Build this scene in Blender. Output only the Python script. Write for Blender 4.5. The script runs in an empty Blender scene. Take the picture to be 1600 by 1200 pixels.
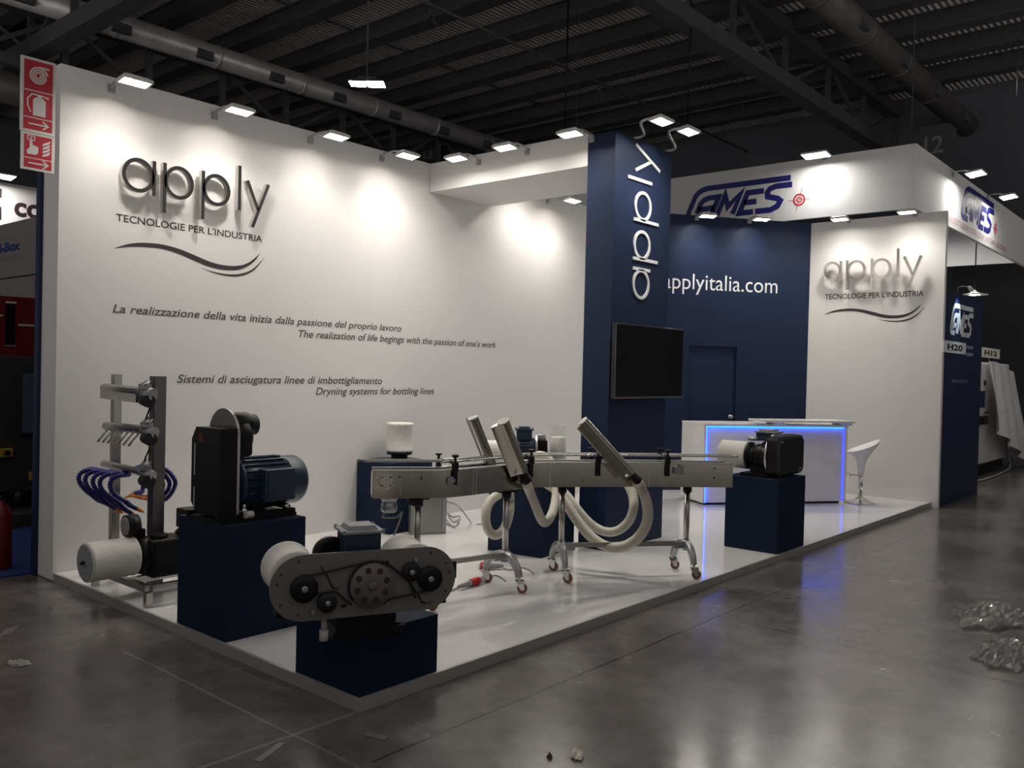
import bpy, bmesh, math, random
from mathutils import Vector, Matrix
PI = math.pi
rnd = random.Random(7)
SC = bpy.context.scene
COL = SC.collection

# ------------------------------------------------------------------ camera
F = 1353.98
YAW, PIT, ROL = math.radians(40.75669), math.radians(-0.85610), math.radians(1.39214)
CP = Vector((-2.743, -3.310, 1.700))
fw = Vector((math.cos(PIT) * math.cos(YAW), math.cos(PIT) * math.sin(YAW), math.sin(PIT)))
rt = fw.cross(Vector((0, 0, 1))).normalized()
up = rt.cross(fw)
RT = rt * math.cos(ROL) + up * math.sin(ROL)
UP = up * math.cos(ROL) - rt * math.sin(ROL)
cam = bpy.data.cameras.new('camera')
cam.sensor_fit = 'HORIZONTAL'
cam.sensor_width = 36.0
cam.lens = F * 36.0 / 1600.0
cam.clip_end = 300
co = bpy.data.objects.new('camera', cam)
COL.objects.link(co)
mw = Matrix.Identity(4)
for i, v in enumerate((RT, UP, -fw)):
    for j in range(3):
        mw[j][i] = v[j]
mw.translation = CP
co.matrix_world = mw
SC.camera = co

# ------------------------------------------------------------------ world, exposure
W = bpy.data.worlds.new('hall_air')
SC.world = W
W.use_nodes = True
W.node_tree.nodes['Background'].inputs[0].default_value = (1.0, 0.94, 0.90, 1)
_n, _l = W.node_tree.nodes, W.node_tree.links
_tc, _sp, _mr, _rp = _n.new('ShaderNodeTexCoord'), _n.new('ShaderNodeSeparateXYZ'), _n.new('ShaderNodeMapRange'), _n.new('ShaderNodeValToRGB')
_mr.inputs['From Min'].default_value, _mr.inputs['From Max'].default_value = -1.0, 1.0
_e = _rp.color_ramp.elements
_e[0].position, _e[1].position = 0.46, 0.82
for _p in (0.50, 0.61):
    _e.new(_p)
for _k, _v in enumerate((0.85, 0.08, 0.08, 0.36)):     # added glow below to lift the ceiling, dim distance twice, added fill above
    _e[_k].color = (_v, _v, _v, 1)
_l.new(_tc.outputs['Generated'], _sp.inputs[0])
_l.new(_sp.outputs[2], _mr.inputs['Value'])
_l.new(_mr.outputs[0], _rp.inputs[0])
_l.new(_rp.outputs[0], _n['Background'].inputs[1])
SC.view_settings.view_transform = 'Standard'
SC.view_settings.look = 'None'
SC.view_settings.exposure = 0.0
SC.view_settings.gamma = 1.0
SC.view_settings.use_curve_mapping = False
LAMP = 80.0          # radiance of the floodlight glass
BEAM = 6.6           # watts of each floodlight's downward beam
RING = 1.6           # watts of each floodlight's reflector beam


# ------------------------------------------------------------------ measuring: rays of the photograph met with real planes
def ray(x, y):
    return fw + RT * ((x - 800) / F) - UP * ((y - 600) / F)


def onX(x, y, v): d = ray(x, y); return CP + d * ((v - CP.x) / d.x)
def onY(x, y, v): d = ray(x, y); return CP + d * ((v - CP.y) / d.y)
def onZ(x, y, v): d = ray(x, y); return CP + d * ((v - CP.z) / d.z)
def at(x, y, dep): return CP + ray(x, y) * dep


# ------------------------------------------------------------------ materials
MATS = {}


def mat(name, col, rough=0.5, metal=0.0, var=0.06, scale=6.0, emit=None, bump=0.0, coat=0.0, trans=0.0, ior=1.45, aniso=None, alpha=1.0, spec=0.5):
    if name in MATS:
        return MATS[name]
    m = bpy.data.materials.new(name)
    m.use_nodes = True
    nt = m.node_tree
    b = nt.nodes['Principled BSDF']
    b.inputs['Roughness'].default_value = rough
    b.inputs['Metallic'].default_value = metal
    b.inputs['Coat Weight'].default_value = coat
    b.inputs['Coat Roughness'].default_value = 0.08
    b.inputs['Transmission Weight'].default_value = trans
    b.inputs['IOR'].default_value = ior
    b.inputs['Alpha'].default_value = alpha
    b.inputs['Specular IOR Level'].default_value = spec
    tc = nt.nodes.new('ShaderNodeTexCoord')
    no = nt.nodes.new('ShaderNodeTexNoise')
    no.inputs['Scale'].default_value = scale
    no.inputs['Detail'].default_value = 5
    if aniso:
        mp = nt.nodes.new('ShaderNodeMapping')
        mp.inputs['Scale'].default_value = aniso
        nt.links.new(tc.outputs['Object'], mp.inputs[0])
        nt.links.new(mp.outputs[0], no.inputs['Vector'])
    else:
        nt.links.new(tc.outputs['Object'], no.inputs['Vector'])
    rp = nt.nodes.new('ShaderNodeValToRGB')
    e = rp.color_ramp.elements
    e[0].position, e[1].position = 0.3, 0.7
    lo = [max(0, c * (1 - var)) for c in col]
    hi = [min(1, c * (1 + var)) for c in col]
    e[0].color = (*lo, 1)
    e[1].color = (*hi, 1)
    nt.links.new(no.outputs['Fac'], rp.inputs[0])
    nt.links.new(rp.outputs[0], b.inputs['Base Color'])
    if bump:
        bu = nt.nodes.new('ShaderNodeBump')
        bu.inputs['Strength'].default_value = bump
        bu.inputs['Distance'].default_value = 0.01
        nt.links.new(no.outputs['Fac'], bu.inputs['Height'])
        nt.links.new(bu.outputs[0], b.inputs['Normal'])
    if emit:
        b.inputs['Emission Color'].default_value = (*emit[0], 1)
        b.inputs['Emission Strength'].default_value = emit[1]
    MATS[name] = m
    return m


def concrete():
    m = bpy.data.materials.new('polished_concrete')
    m.use_nodes = True
    nt = m.node_tree
    N, Lk = nt.nodes, nt.links
    b = N['Principled BSDF']
    tc = N.new('ShaderNodeTexCoord')
    P = tc.outputs['Object']

    def noise(scale, detail=6, rough=0.6):
        n = N.new('ShaderNodeTexNoise')
        n.inputs['Scale'].default_value = scale
        n.inputs['Detail'].default_value = detail
        n.inputs['Roughness'].default_value = rough
        Lk.new(P, n.inputs['Vector'])
        return n.outputs['Fac']

    def ramp(fac, a, ca, c, cc):
        r = N.new('ShaderNodeValToRGB')
        e = r.color_ramp.elements
        e[0].position, e[0].color = a, (*ca, 1)
        e[1].position, e[1].color = c, (*cc, 1)
        Lk.new(fac, r.inputs[0])
        return r.outputs[0]

    def mix(fac, a, c, mode='MIX'):
        x = N.new('ShaderNodeMix')
        x.data_type = 'RGBA'
        x.blend_type = mode
        if isinstance(fac, float):
            x.inputs[0].default_value = fac
        else:
            Lk.new(fac, x.inputs[0])
        for k, v in ((6, a), (7, c)):
            if isinstance(v, tuple):
                x.inputs[k].default_value = (*v, 1)
            else:
                Lk.new(v, x.inputs[k])
        return x.outputs[2]

    def mth(op, a, c=None):
        x = N.new('ShaderNodeMath')
        x.operation = op
        for k, v in ((0, a), (1, c)):
            if v is None:
                continue
            if isinstance(v, (int, float)):
                x.inputs[k].default_value = v
            else:
                Lk.new(v, x.inputs[k])
        return x.outputs[0]

    base = ramp(noise(0.55), 0.33, (0.105, 0.094, 0.088), 0.68, (0.175, 0.160, 0.151))
    fine = ramp(noise(7.0, 8), 0.3, (0.72, 0.72, 0.72), 0.75, (1.12, 1.12, 1.12))
    c = mix(1.0, base, fine, 'MULTIPLY')
    specks = ramp(noise(24, 3), 0.68, (0, 0, 0), 0.74, (1, 1, 1))
    c = mix(mth('MULTIPLY', specks, 0.35), c, (0.42, 0.40, 0.37))
    # joints cut in the slab, and chalk lines
    sx = N.new('ShaderNodeSeparateXYZ')
    Lk.new(P, sx.inputs[0])
    wob = mth('MULTIPLY', mth('SUBTRACT', noise(1.7), 0.5), 0.05)
    X, Y = mth('ADD', sx.outputs[0], wob), mth('ADD', sx.outputs[1], wob)

    def line(axis, v, w, lo=None, hi=None, other=None):
        d = mth('ABSOLUTE', mth('SUBTRACT', axis, v))
        o = mth('LESS_THAN', d, w)
        if lo is not None:
            o = mth('MULTIPLY', o, mth('MULTIPLY', mth('GREATER_THAN', other, lo), mth('LESS_THAN', other, hi)))
        return o
    c = mix(mth('MULTIPLY', line(Y, -0.46, 0.007, -0.3, 30, X), 0.75), c, (0.02, 0.018, 0.016))
    c = mix(mth('MULTIPLY', line(X, 2.85, 0.006, -30, -0.46, Y), 0.7), c, (0.02, 0.018, 0.016))
    c = mix(mth('MULTIPLY', line(X, 8.85, 0.006, -30, -0.46, Y), 0.7), c, (0.02, 0.018, 0.016))
    c = mix(mth('MULTIPLY', line(Y, 0.015, 0.012, -1.6, 0.0, X), 0.22), c, (0.45, 0.43, 0.40))
    c = mix(mth('MULTIPLY', line(X, -0.37, 0.008, -1.2, 1.7, Y), 0.22), c, (0.45, 0.43, 0.40))
    Lk.new(c, b.inputs['Base Color'])
    rr = ramp(noise(1.1, 7), 0.3, (0.13, 0.13, 0.13), 0.72, (0.30, 0.30, 0.30))
    Lk.new(rr, b.inputs['Roughness'])
    bu = N.new('ShaderNodeBump')
    bu.inputs['Strength'].default_value = 0.10
    bu.inputs['Distance'].default_value = 0.01
    Lk.new(noise(9, 8), bu.inputs['Height'])
    Lk.new(bu.outputs[0], b.inputs['Normal'])
    return m


def corrugated(name, col, dark, period=0.25):
    m = bpy.data.materials.new(name)
    m.use_nodes = True
    nt = m.node_tree
    b = nt.nodes['Principled BSDF']
    tc = nt.nodes.new('ShaderNodeTexCoord')
    wv = nt.nodes.new('ShaderNodeTexWave')
    wv.bands_direction = 'Y'
    wv.inputs['Scale'].default_value = 0.314 / period
    wv.inputs['Distortion'].default_value = 0.0
    nt.links.new(tc.outputs['Object'], wv.inputs['Vector'])
    rp = nt.nodes.new('ShaderNodeValToRGB')
    rp.color_ramp.elements[0].color = (*dark, 1)
    rp.color_ramp.elements[1].color = (*col, 1)
    rp.color_ramp.elements[0].position = 0.15
    rp.color_ramp.elements[1].position = 0.5
    nt.links.new(wv.outputs['Fac'], rp.inputs[0])
    nt.links.new(rp.outputs[0], b.inputs['Base Color'])
    b.inputs['Roughness'].default_value = 0.6
    bu = nt.nodes.new('ShaderNodeBump')
    bu.inputs['Distance'].default_value = 0.04
    nt.links.new(wv.outputs['Fac'], bu.inputs['Height'])
    nt.links.new(bu.outputs[0], b.inputs['Normal'])
    return m


M_WHITE = mat('white_wall_paint', (0.77, 0.755, 0.74), 0.55, var=0.015, scale=1.5)
M_NAVY = mat('navy_wall_paint', (0.015, 0.025, 0.064), 0.5, var=0.05, scale=2, spec=0.25)
M_PLINTH = mat('navy_plinth_paint', (0.009, 0.017, 0.042), 0.7, var=0.06, scale=3, spec=0.2)
M_STAGE = mat('white_laminate_floor', (0.74, 0.73, 0.725), 0.045, var=0.02, scale=1.2, spec=0.9)
M_KERB = mat('brushed_aluminium_edge', (0.38, 0.37, 0.36), 0.45, 0.2, aniso=(1, 1, 40))
M_CONC = concrete()
M_CEIL = corrugated('corrugated_roof_sheet', (0.66, 0.62, 0.60), (0.42, 0.40, 0.39), 0.14)
M_STEEL = mat('dark_structural_steel', (0.075, 0.075, 0.085), 0.6, var=0.1)
M_HALL = mat('slate_hall_wall', (0.105, 0.115, 0.135), 0.7, var=0.06, scale=0.6)
M_DUCT = mat('galvanised_duct', (0.55, 0.54, 0.54), 0.4, 0.5, var=0.15, scale=3)
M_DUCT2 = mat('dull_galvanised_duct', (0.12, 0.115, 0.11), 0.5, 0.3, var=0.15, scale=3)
M_GLOW = mat('lit_floodlight_glass', (0.9, 0.9, 0.9), 0.3, emit=((1.0, 0.95, 0.87), LAMP))
M_LAMP = mat('white_lamp_housing', (0.6, 0.6, 0.58), 0.4)
M_ARM = mat('grey_lamp_arm', (0.45, 0.45, 0.45), 0.35, 0.7)
M_CHROME = mat('polished_letter_steel', (0.62, 0.60, 0.58), 0.10, 1.0, var=0.02)
M_LETSIDE = mat('letter_return', (0.55, 0.53, 0.5), 0.25, 1.0)
M_PRINT = mat('dark_brown_print', (0.045, 0.036, 0.038), 0.5)
M_PRINT2 = mat('grey_print', (0.105, 0.092, 0.090), 0.5)
M_WPRINT = mat('white_print', (0.80, 0.82, 0.85), 0.5)
M_TV = mat('black_screen', (0.004, 0.004, 0.005), 0.12, var=0.0)
M_BEZEL = mat('dark_bezel', (0.03, 0.03, 0.035), 0.3)
M_SILV = mat('silver_edge', (0.55, 0.54, 0.55), 0.3, 0.9)
M_STST = mat('brushed_stainless', (0.42, 0.40, 0.36), 0.20, 1.0, var=0.12, scale=4, aniso=(2, 2, 30))
M_STST2 = mat('satin_stainless_tube', (0.52, 0.50, 0.48), 0.26, 1.0, var=0.06)
M_CAST = mat('cast_aluminium_foot', (0.40, 0.41, 0.42), 0.38, 0.8, var=0.1)
M_BLACK = mat('black_plastic', (0.007, 0.007, 0.008), 0.42, spec=0.35)
M_BLKMET = mat('black_painted_metal', (0.006, 0.0055, 0.0055), 0.40, spec=0.3)
M_MOTOR = mat('blue_motor_enamel', (0.022, 0.040, 0.075), 0.34, 0.0, var=0.1)
M_GREY = mat('grey_plastic', (0.28, 0.29, 0.31), 0.5)
M_FILT = mat('white_filter_media', (0.72, 0.70, 0.66), 0.8, var=0.05, scale=30, bump=0.2)
M_FILTCAP = mat('grey_filter_cap', (0.30, 0.32, 0.34), 0.6)
M_PLATE = mat('anodised_machine_plate', (0.19, 0.185, 0.178), 0.45, 0.25, var=0.06, scale=10)
M_PULLEY = mat('beige_pulley', (0.17, 0.155, 0.14), 0.5, 0.1, var=0.15)
M_RUST = mat('dark_pulley_hole', (0.05, 0.028, 0.02), 0.6)
M_RUB = mat('black_rubber', (0.012, 0.012, 0.013), 0.55)
M_HOSE = mat('translucent_ribbed_hose', (0.60, 0.57, 0.49), 0.45, var=0.05)
M_WHEEL = mat('red_brown_caster_tyre', (0.22, 0.095, 0.075), 0.45)
M_BLUEHOSE = mat('blue_segmented_hose', (0.016, 0.014, 0.16), 0.35)
M_ORANGE = mat('orange_nozzle', (0.70, 0.22, 0.04), 0.45)
M_RED = mat('red_plastic', (0.50, 0.02, 0.02), 0.4)
M_SIGNRED = mat('red_sign_enamel', (0.40, 0.018, 0.030), 0.45)
M_SIGNW = mat('white_sign_print', (0.62, 0.58, 0.56), 0.5)
M_CABLE = mat('grey_cable', (0.30, 0.30, 0.31), 0.5)
M_COUNTER = mat('white_counter_laminate', (0.72, 0.71, 0.70), 0.25)
M_LED = mat('blue_led_strip', (0.1, 0.3, 0.9), 0.4, emit=((0.004, 0.075, 1.0), 10.0))
M_LED2 = mat('dim_blue_led_strip', (0.1, 0.2, 0.9), 0.4, emit=((0.08, 0.10, 1.0), 1.1))
M_STOOL = mat('white_gloss_plastic', (0.74, 0.73, 0.74), 0.15)
M_CHR = mat('chrome', (0.72, 0.71, 0.70), 0.08, 1.0, var=0.0)
M_FASCIA = mat('white_fascia_fabric', (0.66, 0.66, 0.67), 0.7, var=0.02)
M_LOGOBLUE = mat('royal_blue_print', (0.012, 0.014, 0.150), 0.5)
M_LOGORED = mat('red_print', (0.42, 0.03, 0.05), 0.5)
M_PINK = mat('faded_red_print', (0.50, 0.22, 0.22), 0.5)
M_CBLUE = mat('deep_blue_panel', (0.009, 0.018, 0.066), 0.5)
M_CARD = mat('cream_card', (0.80, 0.77, 0.68), 0.6)
M_CARDW = mat('pale_grey_card', (0.78, 0.79, 0.83), 0.6)
M_MACH = mat('pale_grey_machine', (0.66, 0.65, 0.63), 0.5)
M_WRAP = mat('milky_plastic_wrap', (0.70, 0.70, 0.71), 0.3, var=0.10, bump=0.3)
M_SHEET = mat('clear_crumpled_plastic', (0.42, 0.40, 0.38), 0.14, alpha=0.42, var=0.1)
M_DKMACH = mat('dark_grey_machine', (0.050, 0.047, 0.045), 0.5)
M_NRED = mat('red_machine_panel', (0.17, 0.006, 0.010), 0.45)
M_CARPET = mat('blue_carpet', (0.015, 0.03, 0.16), 0.9, bump=0.3, scale=60)
M_GLASS = mat('clear_glass', (0.55, 0.56, 0.55), 0.03, alpha=0.16, var=0.0)
M_WINDOW = mat('tinted_machine_window', (0.10, 0.13, 0.17), 0.1)
M_YEL = mat('yellow_plastic', (0.45, 0.30, 0.03), 0.5)
M_NUM = mat('pale_number_paint', (0.22, 0.22, 0.25), 0.6)
M_NBRGREY = mat('neighbour_grey_panel', (0.22, 0.20, 0.205), 0.6)
M_MAROON = mat('dark_maroon_print', (0.030, 0.014, 0.020), 0.5)
M_NBLUE = mat('blue_letter_print', (0.01, 0.03, 0.16), 0.5)
M_GAUGE = mat('gauge_face', (0.28, 0.25, 0.23), 0.3)


# ------------------------------------------------------------------ builders
def base_loc(o):
    """matrix of an object that has at most one un-rotated-parent level above it"""
    m = Matrix.LocRotScale(o.location, o.rotation_euler, None)
    return base_loc(o.parent) @ m if o.parent else m


class MB:
    """collects shapes; build() links them as ONE mesh object"""
    def __init__(self, M=None):
        self.bm = bmesh.new()
        self.M = M or Matrix.Identity(4)

    def _v(self, p):
        return self.bm.verts.new(self.M @ Vector(p))

    def face(self, pts, mi=0):
        try:
            f = self.bm.faces.new([self._v(p) for p in pts])
            f.material_index = mi
            return f
        except ValueError:
            return None

    def hexa(self, p, bev=0.0, mi=0):
        """p: 8 points, bottom ring then top ring"""
        v = [self._v(q) for q in p]
        fs = []
        for q in ((3, 2, 1, 0), (4, 5, 6, 7), (0, 1, 5, 4), (1, 2, 6, 5), (2, 3, 7, 6), (3, 0, 4, 7)):
            f = self.bm.faces.new([v[i] for i in q])
            f.material_index = mi
            fs.append(f)
        if bev:
            es = set(e for f in fs for e in f.edges)
            bmesh.ops.bevel(self.bm, geom=list(es), offset=bev, segments=2, affect='EDGES', profile=0.5)
        return self

    def box(self, a, b, bev=0.0, mi=0):
        (x0, y0, z0), (x1, y1, z1) = [tuple(min(i, j) for i, j in zip(a, b)), tuple(max(i, j) for i, j in zip(a, b))]
        return self.hexa([(x0, y0, z0), (x1, y0, z0), (x1, y1, z0), (x0, y1, z0), (x0, y0, z1), (x1, y0, z1), (x1, y1, z1), (x0, y1, z1)], bev, mi)

    def bar(self, p0, p1, w, h, mi=0, upv=(0, 0, 1), bev=0.0):
        """a rectangular bar between two points"""
        p0, p1 = Vector(p0), Vector(p1)
        d = (p1 - p0).normalized()
        s = d.cross(Vector(upv))
        if s.length < 1e-4:
            s = d.cross(Vector((1, 0, 0)))
        s.normalize()
        u = s.cross(d)
        q = []
        for p in (p0, p1):
            q += [p - s * w / 2 - u * h / 2, p + s * w / 2 - u * h / 2, p + s * w / 2 + u * h / 2, p - s * w / 2 + u * h / 2]
        return self.hexa(q, bev, mi)

    def rings(self, rings, closed=False, caps=True, mi=0):
        vs = [[self._v(p) for p in r] for r in rings]
        n = len(vs[0])
        m = len(vs)
        for i in range(m if closed else m - 1):
            a, b = vs[i], vs[(i + 1) % m]
            for k in range(n):
                try:
                    f = self.bm.faces.new((a[k], a[(k + 1) % n], b[(k + 1) % n], b[k]))
                    f.material_index = mi
                    f.smooth = True
                except ValueError:
                    pass
        if caps and not closed:
            for r, rev in ((vs[0], True), (vs[-1], False)):
                try:
                    f = self.bm.faces.new(r[::-1] if rev else r)
                    f.material_index = mi
                except ValueError:
                    pass
        return self

    def lathe(self, o, ax, prof, seg=24, mi=0, caps=True):
        """prof: list of (radius, height along the axis)"""
        o, ax = Vector(o), Vector(ax).normalized()
        s = ax.orthogonal().normalized()
        t = ax.cross(s)
        R = []
        for r, h in prof:
            R.append([o + ax * h + (s * math.cos(2 * PI * k / seg) + t * math.sin(2 * PI * k / seg)) * max(r, 1e-5) for k in range(seg)])
        return self.rings(R, caps=caps, mi=mi)

    def cyl(self, p0, p1, r, r1=None, seg=20, mi=0):
        p0, p1 = Vector(p0), Vector(p1)
        d = p1 - p0
        return self.lathe(p0, d, [(r, 0), (r if r1 is None else r1, d.length)], seg, mi)

    def tube(self, pts, r, seg=8, closed=False, mi=0, rfun=None):
        pts = [Vector(p) for p in pts]
        n = len(pts)
        R = []
        nrm = None
        for i, p in enumerate(pts):
            a = pts[(i - 1) % n] if (closed or i > 0) else p
            b = pts[(i + 1) % n] if (closed or i < n - 1) else p
            d = (b - a).normalized()
            if nrm is None:
                nrm = d.orthogonal().normalized()
            nrm = (nrm - d * nrm.dot(d)).normalized()
            bi = d.cross(nrm)
            rr = r if rfun is None else rfun(i)
            R.append([p + (nrm * math.cos(2 * PI * k / seg) + bi * math.sin(2 * PI * k / seg)) * rr for k in range(seg)])
        return self.rings(R, closed=closed, mi=mi)

    def prism(self, poly, o, u, v, t, mi=0, bev=0.0):
        """poly in the plane o+u,v extruded by t along u x v"""
        o, u, v = Vector(o), Vector(u), Vector(v)
        n = u.cross(v).normalized()
        a = [self._v(o + u * x + v * y) for x, y in poly]
        b = [self._v(o + u * x + v * y + n * t) for x, y in poly]
        k = len(poly)
        fs = []
        for q in (a[::-1], b):
            try:
                fs.append(self.bm.faces.new(q))
            except ValueError:
                pass
        for i in range(k):
            fs.append(self.bm.faces.new((a[i], a[(i + 1) % k], b[(i + 1) % k], b[i])))
        for f in fs:
            f.material_index = mi
        return self

    def strip(self, pts, w, o, u, v, t, mi=0, closed=False):
        """a flat stroke of width w along 2D pts"""
        P = [Vector(p) for p in pts]
        n = len(P)
        L, Rr = [], []
        for i in range(n):
            a = P[(i - 1) % n] if (closed or i > 0) else P[i]
            b = P[(i + 1) % n] if (closed or i < n - 1) else P[i]
            d1 = (P[i] - a)
            d2 = (b - P[i])
            if d1.length < 1e-9: d1 = d2
            if d2.length < 1e-9: d2 = d1
            d1, d2 = d1.normalized(), d2.normalized()
            d = (d1 + d2).normalized()
            k = w / 2 / max(0.35, math.sqrt(max(0.0, (1 + d1.dot(d2)) / 2)))
            nn = Vector((-d.y, d.x))
            L.append(P[i] + nn * k)
            Rr.append(P[i] - nn * k)
        m = n if closed else n - 1
        for i in range(m):
            j = (i + 1) % n
            self.prism([tuple(Rr[i]), tuple(Rr[j]), tuple(L[j]), tuple(L[i])], o, u, v, t, mi)
        return self

    def sphere(self, c, r, seg=16, mi=0, sc=(1, 1, 1)):
        c = Vector(c)
        R = []
        for i in range(1, 10):
            a = PI * i / 10
            R.append([c + Vector((math.sin(a) * math.cos(2 * PI * k / seg) * sc[0], math.sin(a) * math.sin(2 * PI * k / seg) * sc[1], -math.cos(a) * sc[2])) * r for k in range(seg)])
        return self.rings(R, mi=mi)

    def build(self, name, m, parent=None, world=False, smooth=False):
        bmesh.ops.recalc_face_normals(self.bm, faces=self.bm.faces[:])
        if world and parent:
            self.bm.transform(base_loc(parent).inverted())
        me = bpy.data.meshes.new(name)
        self.bm.to_mesh(me)
        self.bm.free()
        for x in (m if isinstance(m, (list, tuple)) else [m]):
            me.materials.append(x)
        if smooth:
            for p in me.polygons:
                p.use_smooth = True
        o = bpy.data.objects.new(name, me)
        COL.objects.link(o)
        if parent:
            o.parent = parent
        return o


def tag(o, label=None, cat=None, group=None, kind=None):
    for k, v in (('label', label), ('category', cat), ('group', group), ('kind', kind)):
        if v:
            o[k] = v
    return o


def thing(name, label, cat, loc=(0, 0, 0), rz=0.0, group=None):
    o = bpy.data.objects.new(name, None)
    o.empty_display_size = 0.1
    COL.objects.link(o)
    o.location = loc
    o.rotation_euler = (0, 0, rz)
    return tag(o, label, cat, group)


def copy_tree(o, parent=None):
    c = o.copy()
    COL.objects.link(c)
    if parent:
        c.parent = parent
    for ch in list(o.children):
        copy_tree(ch, c)
    return c


def struct(mb, name, m, label, parent=None):
    o = mb.build(name, m, parent)
    if parent is None:
        tag(o, label, name.split('_')[0], None, 'structure')
    return o


_DG = None


def text_faces(s, bold=0.0, shear=0.0):
    """outlines of a line of writing as flat polygons, from x=0, baseline y=0, cap height ~1"""
    cu = bpy.data.curves.new('writing', 'FONT')
    cu.body = s
    cu.offset = bold
    cu.shear = shear
    cu.resolution_u = 4
    cu.fill_mode = 'FRONT'
    ob = bpy.data.objects.new('writing', cu)
    COL.objects.link(ob)
    dg = bpy.context.evaluated_depsgraph_get()
    me = bpy.data.meshes.new_from_object(ob.evaluated_get(dg))
    V = [tuple(v.co[:2]) for v in me.vertices]
    P = [tuple(p.vertices) for p in me.polygons]
    bpy.data.objects.remove(ob)
    bpy.data.curves.remove(cu)
    bpy.data.meshes.remove(me)
    x0, x1 = min(v[0] for v in V), max(v[0] for v in V)
    V = [(v[0] - x0, v[1]) for v in V]
    return V, P, x1 - x0


CAP = 0.70   # cap height of the built-in face in its own units


def writing(s, o, u, v, width, cap, m, parent=None, name='lettering', bold=0.0, shear=0.0, lift=0.002):
    """a line of writing: o baseline start, u reading direction, v up; width and capital height in metres"""
    V, P, w = text_faces(s, bold, shear)
    o, u, v = Vector(o), Vector(u).normalized(), Vector(v).normalized()
    n = u.cross(v).normalized()
    mb = MB()
    vs = [mb._v(o + u * (x * width / w) + v * (y * cap / CAP) + n * lift) for x, y in V]
    for p in P:
        try:
            mb.bm.faces.new([vs[i] for i in p])
        except ValueError:
            pass
    return mb.build(name, m, parent, world=bool(parent))


def circle(cx, cy, r, n=32, a0=0.0, a1=2 * PI):
    return [(cx + r * math.cos(a0 + (a1 - a0) * k / n), cy + r * math.sin(a0 + (a1 - a0) * k / n)) for k in range(n if abs(a1 - a0 - 2 * PI) < 1e-6 else n + 1)]


def ring_mb(mb, cx, cy, r, w, o, u, v, t, n=40, mi=0, sy=1.0):
    """a flat ring with depth"""
    o, u, v = Vector(o), Vector(u), Vector(v)
    nn = u.cross(v).normalized()
    R = []
    for k in range(n):
        c, s = math.cos(2 * PI * k / n), math.sin(2 * PI * k / n)
        q = []
        for rr, h in ((r - w / 2, 0), (r + w / 2, 0), (r + w / 2, t), (r - w / 2, t)):
            q.append(o + u * (cx + rr * c) + v * (cy + rr * s * sy) + nn * h)
        R.append(q)
    vs = [[mb._v(p) for p in q] for q in R]
    for k in range(n):
        a, b = vs[k], vs[(k + 1) % n]
        for j in range(4):
            f = mb.bm.faces.new((a[j], b[j], b[(j + 1) % 4], a[(j + 1) % 4]))
            f.material_index = mi


def smooth_path(pts, n=8, closed=False):
    pts = [Vector(p) for p in pts]
    out = []
    m = len(pts)
    for i in range(m if closed else m - 1):
        p0 = pts[(i - 1) % m] if (closed or i > 0) else pts[0]
        p1, p2 = pts[i], pts[(i + 1) % m]
        p3 = pts[(i + 2) % m] if (closed or i + 2 < m) else pts[-1]
        for k in range(n):
            t = k / n
            out.append(0.5 * ((2 * p1) + (p2 - p0) * t + (2 * p0 - 5 * p1 + 4 * p2 - p3) * t * t + (3 * p1 - p0 - 3 * p2 + p3) * t ** 3))
    if not closed:
        out.append(pts[-1])
    return out


def even(pts, step):
    """resample a path at even steps"""
    out = [pts[0].copy()]
    need = step
    for a, b in zip(pts, pts[1:]):
        L = (b - a).length
        pos = 0.0
        while L - pos >= need:
            pos += need
            out.append(a + (b - a) * (pos / L))
            need = step
        need -= L - pos
    return out

# ================================================================== THE SETTING
YW = 3.65            # face of the long white wall
XR = 9.812           # face of the short white wall
SZ = 0.06            # height of the stand's raised floor
HW = 3.955           # height of the stand's walls

mb = MB(); mb.box((-8, -10, -0.2), (25, 30.4, 0.0))
struct(mb, 'floor', M_CONC, 'polished grey concrete floor of the exhibition hall with joints and stains')

mb = MB(); mb.box((0.02, 0.02, 0.0), (XR + 0.05, YW + 0.1, SZ))
stage = struct(mb, 'floor_platform', M_STAGE, 'glossy white raised floor of the stand')
for nm, a, b in (('trim_1', (0, 0, 0), (0.02, YW + 0.285, SZ + 0.004)), ('trim_2', (0.02, 0, 0), (XR + 0.1, 0.02, SZ + 0.004))):
    mb = MB(); mb.box(a, b)
    struct(mb, nm, M_KERB, 'grey metal edging along the front of the white stand floor' if nm == 'trim_2' else 'grey metal edging along the left end of the white stand floor')

mb = MB(); mb.box((-0.005, YW, SZ - 0.05), (7.6, YW + 0.285, HW))
wall_left = struct(mb, 'wall_left', M_WHITE, 'long white stand wall covered with dark lettering')
mb = MB(); mb.box((-0.03, YW + 0.29, 0), (7.6, YW + 0.36, 3.2))
struct(mb, 'wall_rear', M_CBLUE, 'dark blue back of the long white stand wall')
mb = MB(); mb.box((XR, -0.085, 0.0), (XR + 0.085, 2.6, HW + 0.03))
wall_right = struct(mb, 'wall_right', M_WHITE, 'short white stand wall with a small logo')

# diagonal navy wall of the store room, with its flush door
B0, B1 = Vector((7.10, 3.735, 0)), Vector((XR, 1.758, 0))
bu = (B1 - B0).normalized()
bn = Vector((bu.y, -bu.x, 0))                       # towards the viewer
BLEN = (B1 - B0).length


def blue(s, z, out=0.0):
    p = B0 + bu * s + bn * out
    return Vector((p.x, p.y, z))


def on_blue(px, py):
    d = ray(px, py)
    t = (B0 - CP).dot(bn) / d.dot(bn)
    return CP + d * t


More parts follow.
